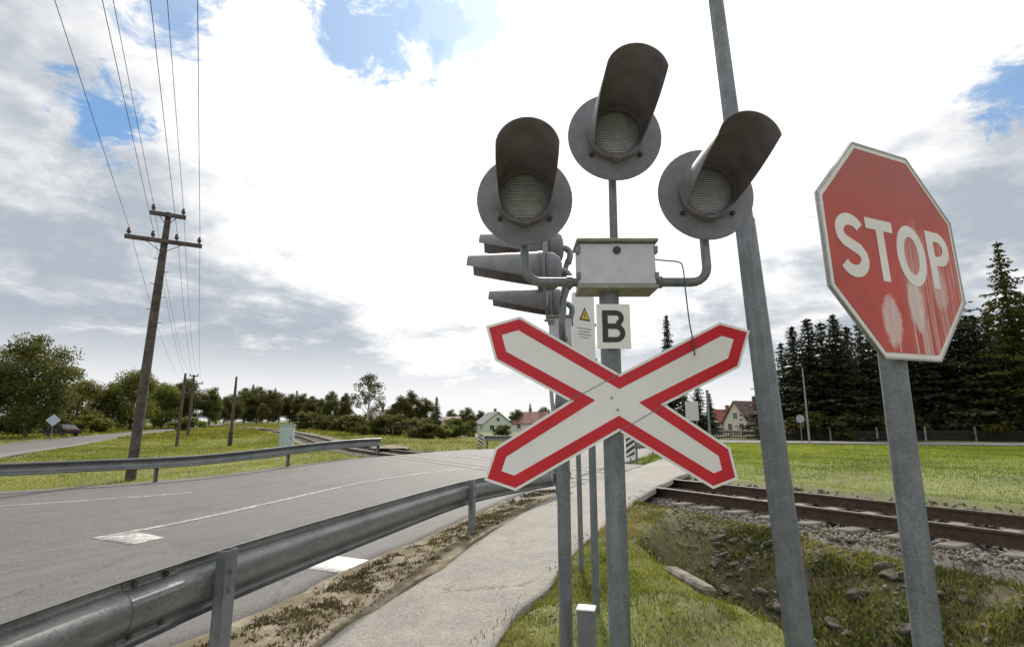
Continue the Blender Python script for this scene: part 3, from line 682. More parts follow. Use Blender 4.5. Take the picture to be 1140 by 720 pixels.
# ------------------------------------------------------------------ guardrails
def wprofile():
    c = [(-.158, .030), (-.157, .048), (-.150, .066), (-.136, .076), (-.118, .076), (-.104, .066), (-.078, .030), (-.060, .012), (-.036, .003), (0, .0), (.036, .003), (.060, .012), (.078, .030), (.104, .066), (.118, .076), (.136, .076), (.150, .066), (.157, .048), (.158, .030)]
    return c
def guardrail(label, pts, side, top, hf, posts,  group=None, splice=(), step=8, mat_=GALV_D, bury=.25):
    """pts: ground polyline; side=+1 puts the corrugation to the left of travel"""
    P = dense(pts, step); o0 = Vector((P[0, 0], P[0, 1], float(hf(P[0, 0], P[0, 1]))))
    th = thing('guardrail', label, 'guardrail', o0, 0, group)
    T = np.gradient(P, axis=0); T /= np.linalg.norm(T, axis=1)[:, None]; N = np.stack([-T[:, 1], T[:, 0]], 1)*side
    Z = hf(P[:, 0], P[:, 1])+top-.155; pr = wprofile(); pr2 = pr+[(a, b-.004) for a, b in pr[::-1]]; n = len(pr2)
    vs = [(P[i, 0]+N[i, 0]*b-o0.x, P[i, 1]+N[i, 1]*b-o0.y, Z[i]+a-o0.z) for i in range(len(P)) for a, b in pr2]
    fs = [(i*n+k, i*n+(k+1) % n, (i+1)*n+(k+1) % n, (i+1)*n+k) for i in range(len(P)-1) for k in range(n)]+[tuple(range(n)), tuple((len(P)-1)*n+k for k in range(n-1, -1, -1))]
    MB().add(vs, fs).build('beam', mat_, th, 50)
    for (x, y) in posts:
        i = int(np.argmin(np.hypot(P[:, 0]-x, P[:, 1]-y))); a = math.atan2(T[i, 1], T[i, 0]); zb = float(hf(np.array(x), np.array(y)))
        M = Matrix.Rotation(a, 3, 'Z'); b = MB(); nn = Vector((N[i, 0], N[i, 1], 0)); c = Vector((x, y, zb))-o0-nn*.045
        H = top+.015+bury; zc = -bury+H/2
        b.box(c+Vector((0, 0, zc))-nn*.02, (.10, .006, H), M)                 # web and two flanges of a sigma post
        for sx in (-1, 1): b.box(c+Vector((0, 0, zc))+M @ Vector((sx*.047, 0, 0))+nn*.0115, (.006, .055, H), M)
        po = b.build('post', GALV, th)
        for dz in (-.05, .05): MB().tube([c+Vector((0, 0, top-.155+dz))-nn*.024, c+Vector((0, 0, top-.155+dz))-nn*.036], .012, 6).build('bolt', GALV, po)
        b3 = MB().box(c+nn*.038+Vector((0, 0, top-.155)), (.07, .016, .05), M); b3.build('bracket', GALV, po)
    for (x, y) in splice:
        i = int(np.argmin(np.hypot(P[:, 0]-x, P[:, 1]-y))); t3 = Vector((T[i, 0], T[i, 1], 0)); n3 = Vector((N[i, 0], N[i, 1], 0)); base = Vector((x, y, float(hf(np.array(x), np.array(y)))+top-.155))-o0
        pr3 = [(a, b-.006) for a, b in pr]; pr4 = pr3+[(a, b-.0035) for a, b in pr3[::-1]]; n = len(pr4); vs = []
        for s_ in (-.17, .17): vs += [tuple(base+t3*s_+n3*b+Vector((0, 0, a))) for a, b in pr4]
        sp = MB().add(vs, [(k, (k+1) % n, n+(k+1) % n, n+k) for k in range(n)]+[tuple(range(n)), tuple(range(2*n-1, n-1, -1))]).build('splice_plate', mat_, th)
        for s_ in (-.10, .10):
            for dz, dp in ((-.118, .068), (.118, .068)):
                MB().tube([base+t3*s_+n3*(dp+.004)+Vector((0, 0, dz)), base+t3*s_+n3*(dp-.018)+Vector((0, 0, dz))], .014, 8).build('bolt', WOOD, sp)
    return th
near_top = lambda x, y: np.asarray(x, float)*0+.885
guardrail('dark galvanised guardrail running close along the footpath, seen from behind', [(-2.05, -6), (-2.05, -2.2), (-1.98, .3), (-1.87, 2.0), (-1.69, 3.42), (-1.2, 5.5), (-.57, 7.76), (.10, 9.1), (.79, 10.18), (1.1, 10.7)], 1, 0.0, near_top, [(-1.98, .3), (-1.69, 3.42), (-.57, 7.76), (.79, 10.18)], splice=[(-1.765, 2.98)], bury=1.15)
guardrail('long silver guardrail on the far side of the road before the utility pole', [(-22, 2.6), (-17.5, 8.1), (-13.2, 13.4), (-10.42, 16.77), (-7.85, 20.0), (-5.35, 23.0)], -1, .72, hr, [(-17.5, 8.1), (-14.0, 12.4), (-10.42, 16.77), (-7.85, 20.0), (-5.4, 22.95)])
guardrail('short guardrail beyond the crossing between road and footpath behind the striped marker', [(4.15, 19.4), (5.0, 21.6), (7.3, 27.5), (10.8, 36)], 1, .74, hr, [(4.3, 19.8), (5.8, 23.6), (7.3, 27.5)])
guardrail('short silver guardrail beyond the crossing by the green gabled house', [(-1.6, 32.2), (.4, 36.3), (3.2, 42.2), (6, 48)], -1, .74, hr, [(-1.4, 32.6), (.4, 36.3), (2.2, 40)])

def marker(label, x, y, rz, mirror=1):
    t = thing('hazard_marker', label, 'road marker', (x, y, hrs(x, y)), rz, 'striped end markers of the guardrails')
    MB().box((0, 0, .52), (.30, .02, .72), bev=.004).build('board', STRIPEW, t)
    MB().tube([(0, .035, -.3), (0, .035, .88)], .025, 10).build('post', GALV, t)
    for k in range(4):
        z0 = .16+k*.2; w = .145; dz = .13*mirror; pts = [(-w, z0-dz/2*1), (w, z0+dz), (w, z0+dz+.10), (-w, z0+.10-dz/2)]
        pts = [(a, min(max(b, .165), .875)) for a, b in pts]
        MB().prism(pts, 0, .004, lambda a, b, c: (a, -.0145-c, b)).build('stripe', BLACKP, t)
marker('black and white striped marker board at the guardrail end behind the cross sign post', 4.0, 19.2, R(-8), 1)
marker('black and white striped marker board at the guardrail end by the green gabled house', -1.75, 31.7, R(0), -1)

# ------------------------------------------------------------------ level crossing signals
def arc(c, r, a0, a1, n=7): return [(c[0]+r*math.cos(R(a0+(a1-a0)*i/n)), c[1]+r*math.sin(R(a0+(a1-a0)*i/n))) for i in range(n+1)]
def inset(P, d):
    n = len(P); out = []
    A = sum(P[i][0]*P[(i+1) % n][1]-P[(i+1) % n][0]*P[i][1] for i in range(n)); s = 1 if A > 0 else -1
    for i in range(n):
        p0, p1, p2 = Vector(P[i-1]), Vector(P[i]), Vector(P[(i+1) % n]); e1 = (p1-p0).normalized(); e2 = (p2-p1).normalized()
        n1 = Vector((-e1.y, e1.x))*s; n2 = Vector((-e2.y, e2.x))*s; k = 1+n1.dot(n2); m = (n1+n2)/max(k, .15)
        out.append(tuple(p1+m*d))
    return out
def letterB(h):
    w = .70*h; s = .17*h; r1 = .245*h; r2 = .285*h; y1 = h-r1; y2 = r2
    outer = [(0, 0), (w-r2, 0)]+arc((w-r2, r2), r2, -90, 55, 10)+arc((w-r1-.03*h, h-r1), r1, -50, 90, 10)+[(0, h)]
    h1 = [(s, .16*h), (w-r2, .16*h)]+arc((w-r2, r2), r2-s*.93, -80, 80, 8)+[(s, y2*2-.155*h)]
    h2 = [(s, .585*h), (w-r1-.03*h, .585*h)]+arc((w-r1-.03*h, h-r1), r1-s*.93, -75, 75, 8)+[(s, h-.16*h)]
    return [outer, h1, h2], w
def make_signal(label):
    t = thing('level_crossing_signal', label, 'crossing signal', (.434, 2.42, 0), 0, 'railway crossing signals beside the footpath')
    px, py = .434, 2.42; X = lambda x: x-px; Yp = lambda y: y-py
    MB().tube([(0, 0, -.4), (0, 0, 1.0), (0, 0, 2.2)], .044, 20).build('pole', GALV, t, 40)
    MB().tube([(0, 0, 2.06), (0, 0, 2.24)], .036, 18).build('pole_collar', mat('rusty_collar', (.20, .15, .10), .7, .2, .3, 20), t, 40)
    bx = MB().box((.03, 0, 2.305), (.335, .15, .19), bev=.006).build('junction_box', BOX, t)
    MB().box((.03, -.005, 2.409), (.36, .18, .014), bev=.003).build('box_lid', mat('box_lid_paint', (.30, .30, .24), .6, .1, .2, 20), bx)
    MB().box((.03, -.005, 2.199), (.345, .17, .018), bev=.003).build('box_base', mat('box_base_paint', (.33, .32, .25), .6, .1, .2, 20), bx)
    MB().tube([(.028, -.074, 2.365), (.028, -.083, 2.365)], .017, 16).build('lock', BLACKP, bx)
    hb = MB()
    for z in (2.25, 2.37): hb.box((-.142, -.06, z), (.014, .04, .03)); hb.box((.202, -.06, z), (.014, .04, .03))
    hb.build('hinge', GALV, bx)
    # lamps
    for (lx, lz, kind) in ((.058, 2.623, 'l'), (.481, 2.936, 't'), (.889, 2.649, 'r')):
        c = Vector((X(lx), -.02, lz)); L = MB()
        L.lathe([(0.0001, .10), (.05, .098), (.09, .085), (.118, .045), (.124, .004)], c, (0, 1, 0), 28)
        head = L.build('signal_lamp', LAMP, t, 40)
        MB().lathe([(.1, 0), (.216, 0), (.219, -.003), (.219, -.010), (.216, -.012), (.1, -.012), (.1, 0)], c, (0, 1, 0), 48).build('backplate', LAMP, head, 30)
        MB().lathe([(.112, -.012), (.128, -.013), (.129, -.05), (.122, -.056), (.113, -.053), (.111, -.02)], c, (0, 1, 0), 40).build('bezel', VISOR, head, 40)
        MB().lathe([(0.0001, -.056), (.05, -.052), (.085, -.043), (.114, -.026)], c, (0, 1, 0), 36).build('lens', LENS, head, 60)
        for a in (-40, 220): MB().lathe([(.0001, -.03), (.008, -.03), (.011, -.026), (.011, -.012)], c+Vector((.148*math.cos(R(a)), 0, .148*math.sin(R(a)))), (0, 1, 0), 10).build('screw', BLACKP, head)
        vs = []; fs = []; n = 40; m = 14; Lv = .48; r0 = .126
        for side, rr in ((0, r0), (1, r0-.0035)):
            for j in range(m+1):
                f = j/m; a0 = -38+(11+38)*f**1.0
                for i in range(n+1):
                    a = R(a0+(180-2*a0)*i/n); yv = -.014-Lv*f
                    vs.append((c.x+(rr-.004*f)*math.cos(a), c.y+yv, c.z+(rr-.004*f)*math.sin(a)))
        W_ = n+1; B_ = (m+1)*W_
        for j in range(m):
            for i in range(n):
                q = (j*W_+i, j*W_+i+1, (j+1)*W_+i+1, (j+1)*W_+i); fs += [q]
        no = len(fs)
        for j in range(m):
            for i in range(n): fs.append(tuple(B_+k for k in (j*W_+i, j*W_+i+1, (j+1)*W_+i+1, (j+1)*W_+i)[::-1]))
        for j in range(m):
            for i in (0, n): fs.append((j*W_+i, (j+1)*W_+i, B_+(j+1)*W_+i, B_+j*W_+i))
        for i in range(n):
            for j in (0, m): fs.append((j*W_+i, j*W_+i+1, B_+j*W_+i+1, B_+j*W_+i))
        vb = MB().add(vs, fs); vb.m = [1]*no+[0]*(len(fs)-no); vb.build('visor', [VISOR, HOOD], head, 50)
        MB().box(c+Vector((0, -.05, -.132)), (.04, .04, .01)).build('drain_lug', VISOR, head)
        if kind != 't':
            s_ = -1 if kind == 'l' else 1; ex = X(lx)+.0; pz = 2.245
            r = .075; pts = [(.03+s_*.165, .02, pz), (ex-s_*r, .02, pz)]
            pts += [(ex-s_*r+s_*r*math.sin(R(a)), .02, pz+r-r*math.cos(R(a))) for a in range(15, 91, 15)]+[(ex, .03, lz-.19), (ex, .06, lz-.10)]
            MB().tube(pts, .021, 14).build('lamp_arm', GALV, t, 40)
            MB().tube([(.03+s_*.19, .02, pz), (.03+s_*.215, .02, pz)], .029, 8).build('clamp', GALV, t)
        else:
            MB().tube([(.035, .02, 2.40), (.04, .03, lz-.18), (X(lx), .06, lz-.09)], .0185, 14).build('lamp_stem', GALV, t, 40)
    # B plate
    pl = MB().box((.006, -.058, 2.028), (.146, .004, .196), bev=.0015).build('letter_plate', WHITE, t)
    sp, w = letterB(.14); lo = outline_mesh('letter', [[(p[0]-w/2, p[1]-.07) for p in q] for q in sp], BLACKP, pl, .0015); lo.location = (.006, -.0612, 2.028)
    MB().box((.006, -.052, 2.028), (.03, .012, .02)).build('plate_bracket', GALV, pl)
    # crossbuck outline
    O = CROSS
    cb = MB().prism(O, 0, .004, lambda a, b, c: (a, -.052-c, b)).build('crossbuck', [PLATE_BACK], t)
    cb.data.materials.append(WHITE)
    for p in cb.data.polygons:
        if len(p.vertices) > 4 and sum(cb.data.vertices[i].co.y for i in p.vertices)/len(p.vertices) < -.054: p.material_index = 1
    cb['label'] = 'white X-shaped crossing sign with a red border'
    I1 = inset(O, .011); I2 = inset(O, .056); flat = lambda P: [(a, b) for a, b in P]
    rb = outline_mesh('red_border', [flat(I1), flat(I2)], RED, cb, .0012); rb.location = (0, -.0566, 0)
    seam = MB()
    cx_, cz_ = CROSS_C
    def sl(a, b, w=.003):
        a = Vector((a[0], 0, a[1])); b = Vector((b[0], 0, b[1])); d = (b-a).normalized(); nrm = Vector((-d.z, 0, d.x))*w/2
        y = Vector((0, -.0577, 0)); seam.add([a-nrm+y, b-nrm+y, b+nrm+y, a+nrm+y, a-nrm+y*1.004, b-nrm+y*1.004, b+nrm+y*1.004, a+nrm+y*1.004], [(0, 1, 2, 3), (7, 6, 5, 4), (0, 4, 5, 1), (1, 5, 6, 2), (2, 6, 7, 3), (3, 7, 4, 0)])
    nt, nl, nb, nr = O[3], O[15], O[11], O[7]
    sl(nl, nt); sl(nb, nr)
    seam.build('seam', mat('seam_grey', (.22, .21, .2), .6), cb)
    rv = MB()
    for a, b in ((cx_-.012, cz_+.02), (cx_+.012, cz_-.03)): rv.tube([(a, -.056, b), (a, -.0595, b)], .006, 8)
    rv.build('rivet', PLATE_BACK, cb)
    br = MB()
    for z in (cz_-.06, cz_+.07): br.box((0, -.045, z), (.12, .012, .025)); br.lathe([(.046, -.012), (.049, -.012), (.049, .012), (.046, .012)], (0, 0, z), (0, 0, 1), 18)
    br.build('sign_bracket', GALV, t)
    # loose cable
    cab = [(.198, -.01, 2.345), (.25, -.02, 2.335), (.31, -.03, 2.325), (.328, -.035, 2.30), (.332, -.04, 2.2), (.338, -.05, 2.05), (.345, -.064, 1.96), (.347, -.066, 1.90)]
    MB().tube(dense3(cab), .0032, 6).build('loose_cable', WIREM, t, 60)
    return t
def dense3(P, k=5):
    P = [Vector(p) for p in P]; out = []
    for i in range(len(P)-1):
        p0 = P[max(i-1, 0)]; p1 = P[i]; p2 = P[i+1]; p3 = P[min(i+2, len(P)-1)]
        for j in range(k):
            t = j/k; out.append(.5*((2*p1)+(-p0+p2)*t+(2*p0-5*p1+4*p2-p3)*t*t+(-p0+3*p1-3*p2+p3)*t**3))
    out.append(P[-1]); return out
# outline of the cross in metres, relative to the pole (x) and to the ground (z)
CROSS = [(-0.507, 1.88), (-0.547, 2.029), (-0.399, 2.072), (0.024, 1.822), (0.467, 2.047), (0.596, 2.009), (0.538, 1.849), (0.215, 1.693), (0.475, 1.515), (0.499, 1.389), (0.393, 1.35), (0.015, 1.582), (-0.419, 1.342), (-0.549, 1.385), (-0.505, 1.515), (-0.193, 1.708)]
CROSS_C = (0.0, 1.701)
sig = make_signal('three hooded lamps over a B plate and large red and white crossing cross')
sig2 = copy_tree(sig); sig2.location = (.345, 3.84, -.08); sig2.rotation_euler = (0, 0, R(-97))
sig2['label'] = 'crossing signal turned side-on just behind the front cross, hoods pointing left'
for k in [c for c in bpy.data.objects if c.parent == sig2 and c.name.startswith('signal_lamp')]:
    k.location.y -= .05                                     # this signal carries its lamps on longer brackets
for (lx, lz) in ((-.376, 2.623), (.047, 2.936), (.455, 2.649)):
    MB().tube(dense3([(lx, .01, lz), (lx, .05, lz-.01), (lx, .075, lz-.05), (lx, .06, lz-.12)]), .022, 10).build('lamp_bracket', GALV, sig2, 50)
for k in [c for c in bpy.data.objects if c.parent == sig2 and c.name.startswith(('letter_plate', 'loose_cable'))]:
    for g in [c for c in bpy.data.objects if c.parent == k]: bpy.data.objects.remove(g)
    bpy.data.objects.remove(k)

# warning board on the thin post behind
t = thing('warning_sign', 'white board with a small yellow triangle on a thin post behind the cross', 'sign', (.66, 4.68, hrs(.68, 4.68)), R(38))
MB().tube([(0, 0, -.3), (0, 0, 2.45)], .03, 14).build('post', GALV, t, 40)
bd = [(-.235, -.37)]+[(-.235, .34)]+arc((-.205, .34), .03, 180, 90, 4)+arc((.0, .34), .03, 90, 0, 4)+[(.03, -.37)]
bo = MB().prism(bd, 0, .004, lambda a, b, c: (a, -.036-c, b+2.16)).build('board', WHITE, t)
tri = [(-.155, .14), (-.025, .14), (-.09, .255)]
MB().prism(tri, 0, .0012, lambda a, b, c: (a, -.0412-c, b+2.16)).build('triangle_edge', BLACKP, bo)
MB().prism(inset(tri, .012), 0, .0012, lambda a, b, c: (a, -.0426-c, b+2.16)).build('triangle', YEL, bo)
MB().prism([(-.098, .155), (-.078, .185), (-.09, .185), (-.084, .215), (-.102, .18), (-.09, .18)], 0, .0012, lambda a, b, c: (a, -.044-c, b+2.16)).build('flash_symbol', BLACKP, bo)
for i, (w, z) in enumerate(((.17, .07), (.13, .045), (.16, .02), (.10, -.005))):
    MB().box((-.095, -.0408, 2.16+z), (w, .001, .009)).build('text_line', mat('grey_print', (.35, .35, .35), .6), bo)
MB().box((.012, 0, 2.28), (.09, .068, .022)).build('clamp', GALV, t)
MB().box((.012, 0, 1.98), (.09, .068, .022)).build('clamp', GALV, t)
t = thing('marker_post', 'thin bare steel post standing between two thicker posts at the path edge', 'post', (.67, 5.68, hrs(.67, 5.68)))
MB().tube([(0, 0, -.3), (-.005, 0, .8), (-.012, 0, 1.55)], .025, 12).build('post_tube', GALV, t, 40)
MB().lathe([(.0001, 1.575), (.018, 1.57), (.027, 1.555), (.027, 1.53)], (-.012, 0, 0)).build('cap', GALV, t, 40)
t = thing('cable_marker', 'low square grey marker post beside the side-on signal pole', 'marker post', (.455, 3.66, hrs(.455, 3.66)), R(-14))
MB().box((0, 0, .10), (.105, .10, .56), bev=.006).build('shaft', mat('marker_grey', (.20, .21, .235), .6, .2, .12, 12, .2, 40), t)
MB().box((0, 0, .388), (.115, .11, .012), bev=.004).build('cap', mat('marker_cap', (.55, .55, .56), .5, .1, .08, 12), t)

# ------------------------------------------------------------------ STOP sign
def strokeS(h, w, s):
    """closed outline of an S from a centre line"""
    cl = []; r = (w-s)/2; ry = (h-s)/4; cx = w/2
    for a in range(28, 181, 9): cl.append((cx+r*math.cos(R(a)), h-s/2-ry+ry*math.sin(R(a))))
    cl += [(cx-r*.93, h-s/2-ry*1.35), (cx-r*.62, h-s/2-ry*1.72), (cx, h/2), (cx+r*.62, s/2+ry*1.72), (cx+r*.93, s/2+ry*1.35)]
    for a in range(0, -156, -9): cl.append((cx+r*math.cos(R(a)), s/2+ry+ry*math.sin(R(a))))
    A, B = [], []
    for i, p in enumerate(cl):
        p = Vector(p); d = (Vector(cl[min(i+1, len(cl)-1)])-Vector(cl[max(i-1, 0)])).normalized(); n = Vector((-d.y, d.x))*s/2
        A.append(tuple(p+n)); B.append(tuple(p-n))
    return A+B[::-1]
def ell(cx, cy, rx, ry, n=36): return [(cx+rx*math.cos(2*math.pi*i/n), cy+ry*math.sin(2*math.pi*i/n)) for i in range(n)]
def stop_sign():
    yaw = R(25.49); loc = Vector((1.227, 1.7005, 2.1505)); nrm = Vector((math.sin(yaw), -math.cos(yaw), 0))
    pb = loc-nrm*.052
    gz = hgs(pb.x, pb.y)
    t = thing('stop_sign', 'weathered red octagonal STOP sign with white paint smears on a steel post', 'stop sign', (pb.x, pb.y, gz), yaw)
    MB().tube([(0, 0, -.4), (0, 0, 1), (0, 0, 2.25-gz)], .038, 20).build('post', GALV, t, 40)
    MB().lathe([(.0001, 2.262-gz), (.03, 2.258-gz), (.0395, 2.248-gz), (.0395, 2.23-gz)], n=20).build('post_cap', GALV, t, 40)
    Rr = .35/math.cos(math.pi/8); oc = [(Rr*math.cos(R(22.5+45*k)), Rr*math.sin(R(22.5+45*k))) for k in range(8)]
    pl = MB().prism(oc, -.002, .002, lambda a, b, c: (a, -c, b)).build('sign_plate', [PLATE_BACK, STOPWHITE], t)
    pl.location = (0, -.052, loc.z-gz); pl.rotation_euler = (R(-1.2), R(-1.1), 0)
    for p in pl.data.polygons:
        if len(p.vertices) == 8 and pl.data.vertices[p.vertices[0]].co.y < 0: p.material_index = 1
    rim = outline_mesh('rim', [oc, inset(oc, .006)], PLATE_BACK, pl, .012); rim.location = (0, .002, 0)
    oo = outline_mesh('red_face', [inset(oc, .021)], STOPRED, pl, .0012); oo.location = (0, -.0032, 0)
    h = .202; s = .038; z0 = -.108
    letters = [('S', [strokeS(h, .142, s)], -.296), ('T', [[(.049, 0), (.049+s, 0), (.049+s, h-s*.95), (.136, h-s*.95), (.136, h), (0, h), (0, h-s*.95), (.049, h-s*.95)]], -.146),
               ('O', [ell(.077, h/2, .077, h/2+.002), ell(.077, h/2, .077-s, h/2-s*.95)], .0),
               ('P', [[(0, 0), (s, 0), (s, .082), (.05, .082)]+arc((.064, .1415), .0595, -90, 90, 12)+[(0, h)], [(s, .082+s*.85), (.05, .082+s*.85)]+arc((.062, .1415), .0605-s*.93, -80, 80, 10)+[(s, h-s*.9)]], .174)]
    for ch, sp, x0 in letters:
        lo = outline_mesh('letter', [[(p[0]+x0, p[1]+z0) for p in q] for q in sp], STOPWHITE, pl, .0012); lo.location = (0, -.0045, 0)
    for dz in (-.2, .12):
        MB().box((0, -.041, dz+loc.z-gz), (.3, .016, .03), bev=.002).build('bracket', GALV, t)
stop_sign()

# ------------------------------------------------------------------ tall lamp pole at the right
t = thing('lighting_pole', 'tall tapering eight-sided galvanised pole between the cross and the STOP sign', 'pole', (1.548, 3.2, 0.0))
MB().tube([(0.023, -0.0, -0.5), (-0.047, 0.0, 1.0), (-0.133, 0.0, 2.836)], [.078,.072,.060], 8, ph=R(10)).build('pole_shaft', GALV, t)
MB().tube([(-0.131, 0.0, 2.806), (-0.211, 0.0, 4.5), (-0.351, 0.0, 7.5)], [.052,.046,.036], 8, ph=R(10)).build('upper_shaft', GALV, t)

# ------------------------------------------------------------------ utility poles and wires
WD = Vector((-.479, .878, 0)).normalized(); WN = Vector((.878, .479, 0)).normalized()       # line direction and arm direction
UP = Vector((-11.55, 17.35, 0)); UH = 8.55
ARM = [(-.98, -.95), (-.33, -.95), (.33, -.95), (.98, -.95), (-.42, -.02), (.42, -.02)]
def utility(label, base, H, arms=True, rz=None, lean=(0, 0), r0=.15, r1=.10, group='wooden line poles'):
    t = thing('utility_pole', label, 'utility pole', base, 0, group); lx, ly = lean
    pt = lambda z: Vector((lx*z/H, ly*z/H, z))
    MB().tube([pt(-.4), pt(H*.3), pt(H*.7), pt(H)], [r0, r0*.92, (r0+r1)/2, r1*.85], 12).build('pole_shaft', WOOD, t, 50)
    if not arms: return t
    a = math.atan2(WN.y, WN.x); M = Matrix.Rotation(a, 3, 'Z')
    for (z, L) in ((-1.02, 2.15), (-.12, 1.02)):
        MB().box(pt(H+z)-WD*.13, (L, .10, .13), M, bev=.01).build('crossarm', WOOD, t)
        for s_ in (-1, 1): MB().tube([pt(H+z-.05)-WD*.14+WN*s_*L*.24, pt(H+z-.38)-WD*.11], .012, 6).build('brace', WIREM, t)
    for (u, z) in ARM:
        zz = H+(-1.02 if z < -.5 else -.12); c = pt(zz)-WD*.13+WN*u
        io = MB().lathe([(.0001, .30), (.035, .295), (.05, .27), (.045, .24), (.06, .22), (.065, .18), (.04, .165), (.06, .15), (.055, .12), (.02, .11), (.014, .05)], c, (0, 0, 1), 12).build('insulator', PORC, t, 40)
    for k in range(6):
        z = H-1.6-k*.42; s_ = 1 if k % 2 else -1; MB().tube([pt(z), pt(z)+WN*s_*.24+Vector((0, 0, .02))], .011, 6).build('step_peg', WIREM, t)
    return t
utility('tall leaning wooden pole with two crossarms behind the far guardrail', UP, UH, lean=(.2, 0))
P2 = Vector((-39, 68, hgs(-39, 68))); 
utility('distant wooden pole with a T-shaped crossarm, right of the bare one', P2, 7.4, r0=.17, r1=.13)
utility('distant bare dark pole left of the T-topped pole', (-27.5, 46.5, hgs(-27.5, 46.5)), 6.0, arms=False, lean=(.1, 0), r0=.13, r1=.10)
pb = utility('distant bare pole with a dark foot standing beside the track curve', (-22.0, 44.2, hgs(-22, 44.2)), 5.4, arms=False, lean=(.05, 0), r0=.13, r1=.09)
MB().lathe([(.165, -.1), (.165, 1.1), (.135, 1.12)], n=12).build('dark_foot', RUBBER, pb)
names = ['outermost overhead wire on the left', 'second overhead wire from the left', 'fourth overhead wire from the left', 'outermost overhead wire on the right', 'third overhead wire from the left', 'fifth overhead wire from the left']
for i, (u, z) in enumerate(ARM):
    zz = UH+(-1.02 if z < -.5 else -.12)+.27; a = UP+Vector((.19, 0, zz))-WD*.13+WN*u
    b = P2+Vector((0, 0, 7.4+(-1.02 if z < -.5 else -.12)+.27))-WD*.13+WN*u*.9
    c = a-WD*56+Vector((0, 0, 3.4))
    pts = [c.lerp(a, k/24)+Vector((0, 0, -.45*4*(k/24)*(1-k/24))) for k in range(25)]+[a.lerp(b, k/16)+Vector((0, 0, -1.2*4*(k/16)*(1-k/16))) for k in range(1, 17)]
    w = MB().tube(pts, .0065, 6).build('power_line', WIREM); tag(w, names[i]+' running overhead from the leaning pole', 'wire', 'overhead line wires')

# ------------------------------------------------------------------ relay cabinet
t = thing('relay_cabinet', 'pale blue-green relay cabinet behind the far guardrail beside the track', 'cabinet', (-10.9, 27.4, hgs(-10.9, 27.4)), R(12))
MB().box((0, 0, .7), (.62, .42, 1.3), bev=.015).build('body', CAB, t)
MB().box((0, 0, 1.37), (.70, .50, .05), bev=.01).build('roof', CAB, t)
MB().box((0, -.215, .72), (.54, .014, 1.18), bev=.004).build('door', CAB, t)
MB().box((.2, -.226, .75), (.03, .012, .12)).build('handle', BLACKP, t)
MB().box((0, 0, 0), (.66, .46, .14)).build('plinth', CONC, t)

# ------------------------------------------------------------------ trees
def leaf_quads(cent, nrm_rand, size, rv, m, parent, name='crown', droop=None):
    n = len(cent); a = rng.normal(size=(n, 3)); a /= np.linalg.norm(a, axis=1)[:, None]
    if droop is not None: a = droop
    b = rng.normal(size=(n, 3)); b -= a*(a*b).sum(1)[:, None]; b /= np.linalg.norm(b, axis=1)[:, None]
    s = np.asarray(size)[:, None]
    V = np.stack([cent-a*s*.55, cent+b*s*.30+a*s*.02, cent+a*s*.6, cent-b*s*.30-a*s*.03], 1).reshape(-1, 3)
    F = np.arange(n*4).reshape(-1, 4)
    return np_mesh(name, V, F, m, {'rv': np.repeat(np.clip(rv, 0, 1), 4)}, parent, quads=True)
def broadleaf(name, H, Wd, m, seed, n=7000, base=.18, size=.30, bark=BARK, clumps=46, label='x', group=None, cat='tree', thin=1.0):
    g = np.random.default_rng(seed); t = thing(name, label, cat, group=group)
    zc = H*(base+(1-base)/2); rz = H*(1-base)/2
    cc = []
    while len(cc) < clumps:
        p = g.uniform(-1, 1, 3); r = np.linalg.norm(p)
        if r > 1 or r < .25: continue
        taper = 1-.35*max(p[2], 0)
        cc.append((p[0]*Wd/2*taper*.9, p[1]*Wd/2*taper*.9, zc+p[2]*rz*.92))
    cc = np.array(cc); cr = g.uniform(.10, .21, clumps)*Wd*(.8+.3*thin)
    tr = MB(); k = max(H*.016, .05)
    lean = g.normal(0, .02, 2)*H
    tr.tube([(0, 0, -.3), (lean[0]*.3, lean[1]*.3, H*.3), (lean[0]*.7, lean[1]*.7, H*.6), (lean[0], lean[1], H*.88)], [k*1.25, k, k*.65, k*.18], 9)
    for i in range(0, clumps, 2):
        z0 = min(max(cc[i, 2]-H*.2, H*base*.7), H*.8); f = z0/H; s_ = Vector((lean[0]*f, lean[1]*f, z0)); e = Vector(cc[i]); mid = s_.lerp(e, .5)+Vector((0, 0, H*.02))
        tr.tube([s_, mid, e], [k*.42, k*.26, k*.07], 5)
    tr.build('trunk', bark, t, 60)
    which = g.integers(0, clumps, n); d = g.normal(size=(n, 3)); d /= np.linalg.norm(d, axis=1)[:, None]
    rad = g.random(n)**.55; cent = cc[which]+d*(rad*cr[which])[:, None]*[1, 1, .75]
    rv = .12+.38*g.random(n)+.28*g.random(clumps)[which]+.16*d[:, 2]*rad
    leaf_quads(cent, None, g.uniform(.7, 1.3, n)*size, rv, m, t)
    return t
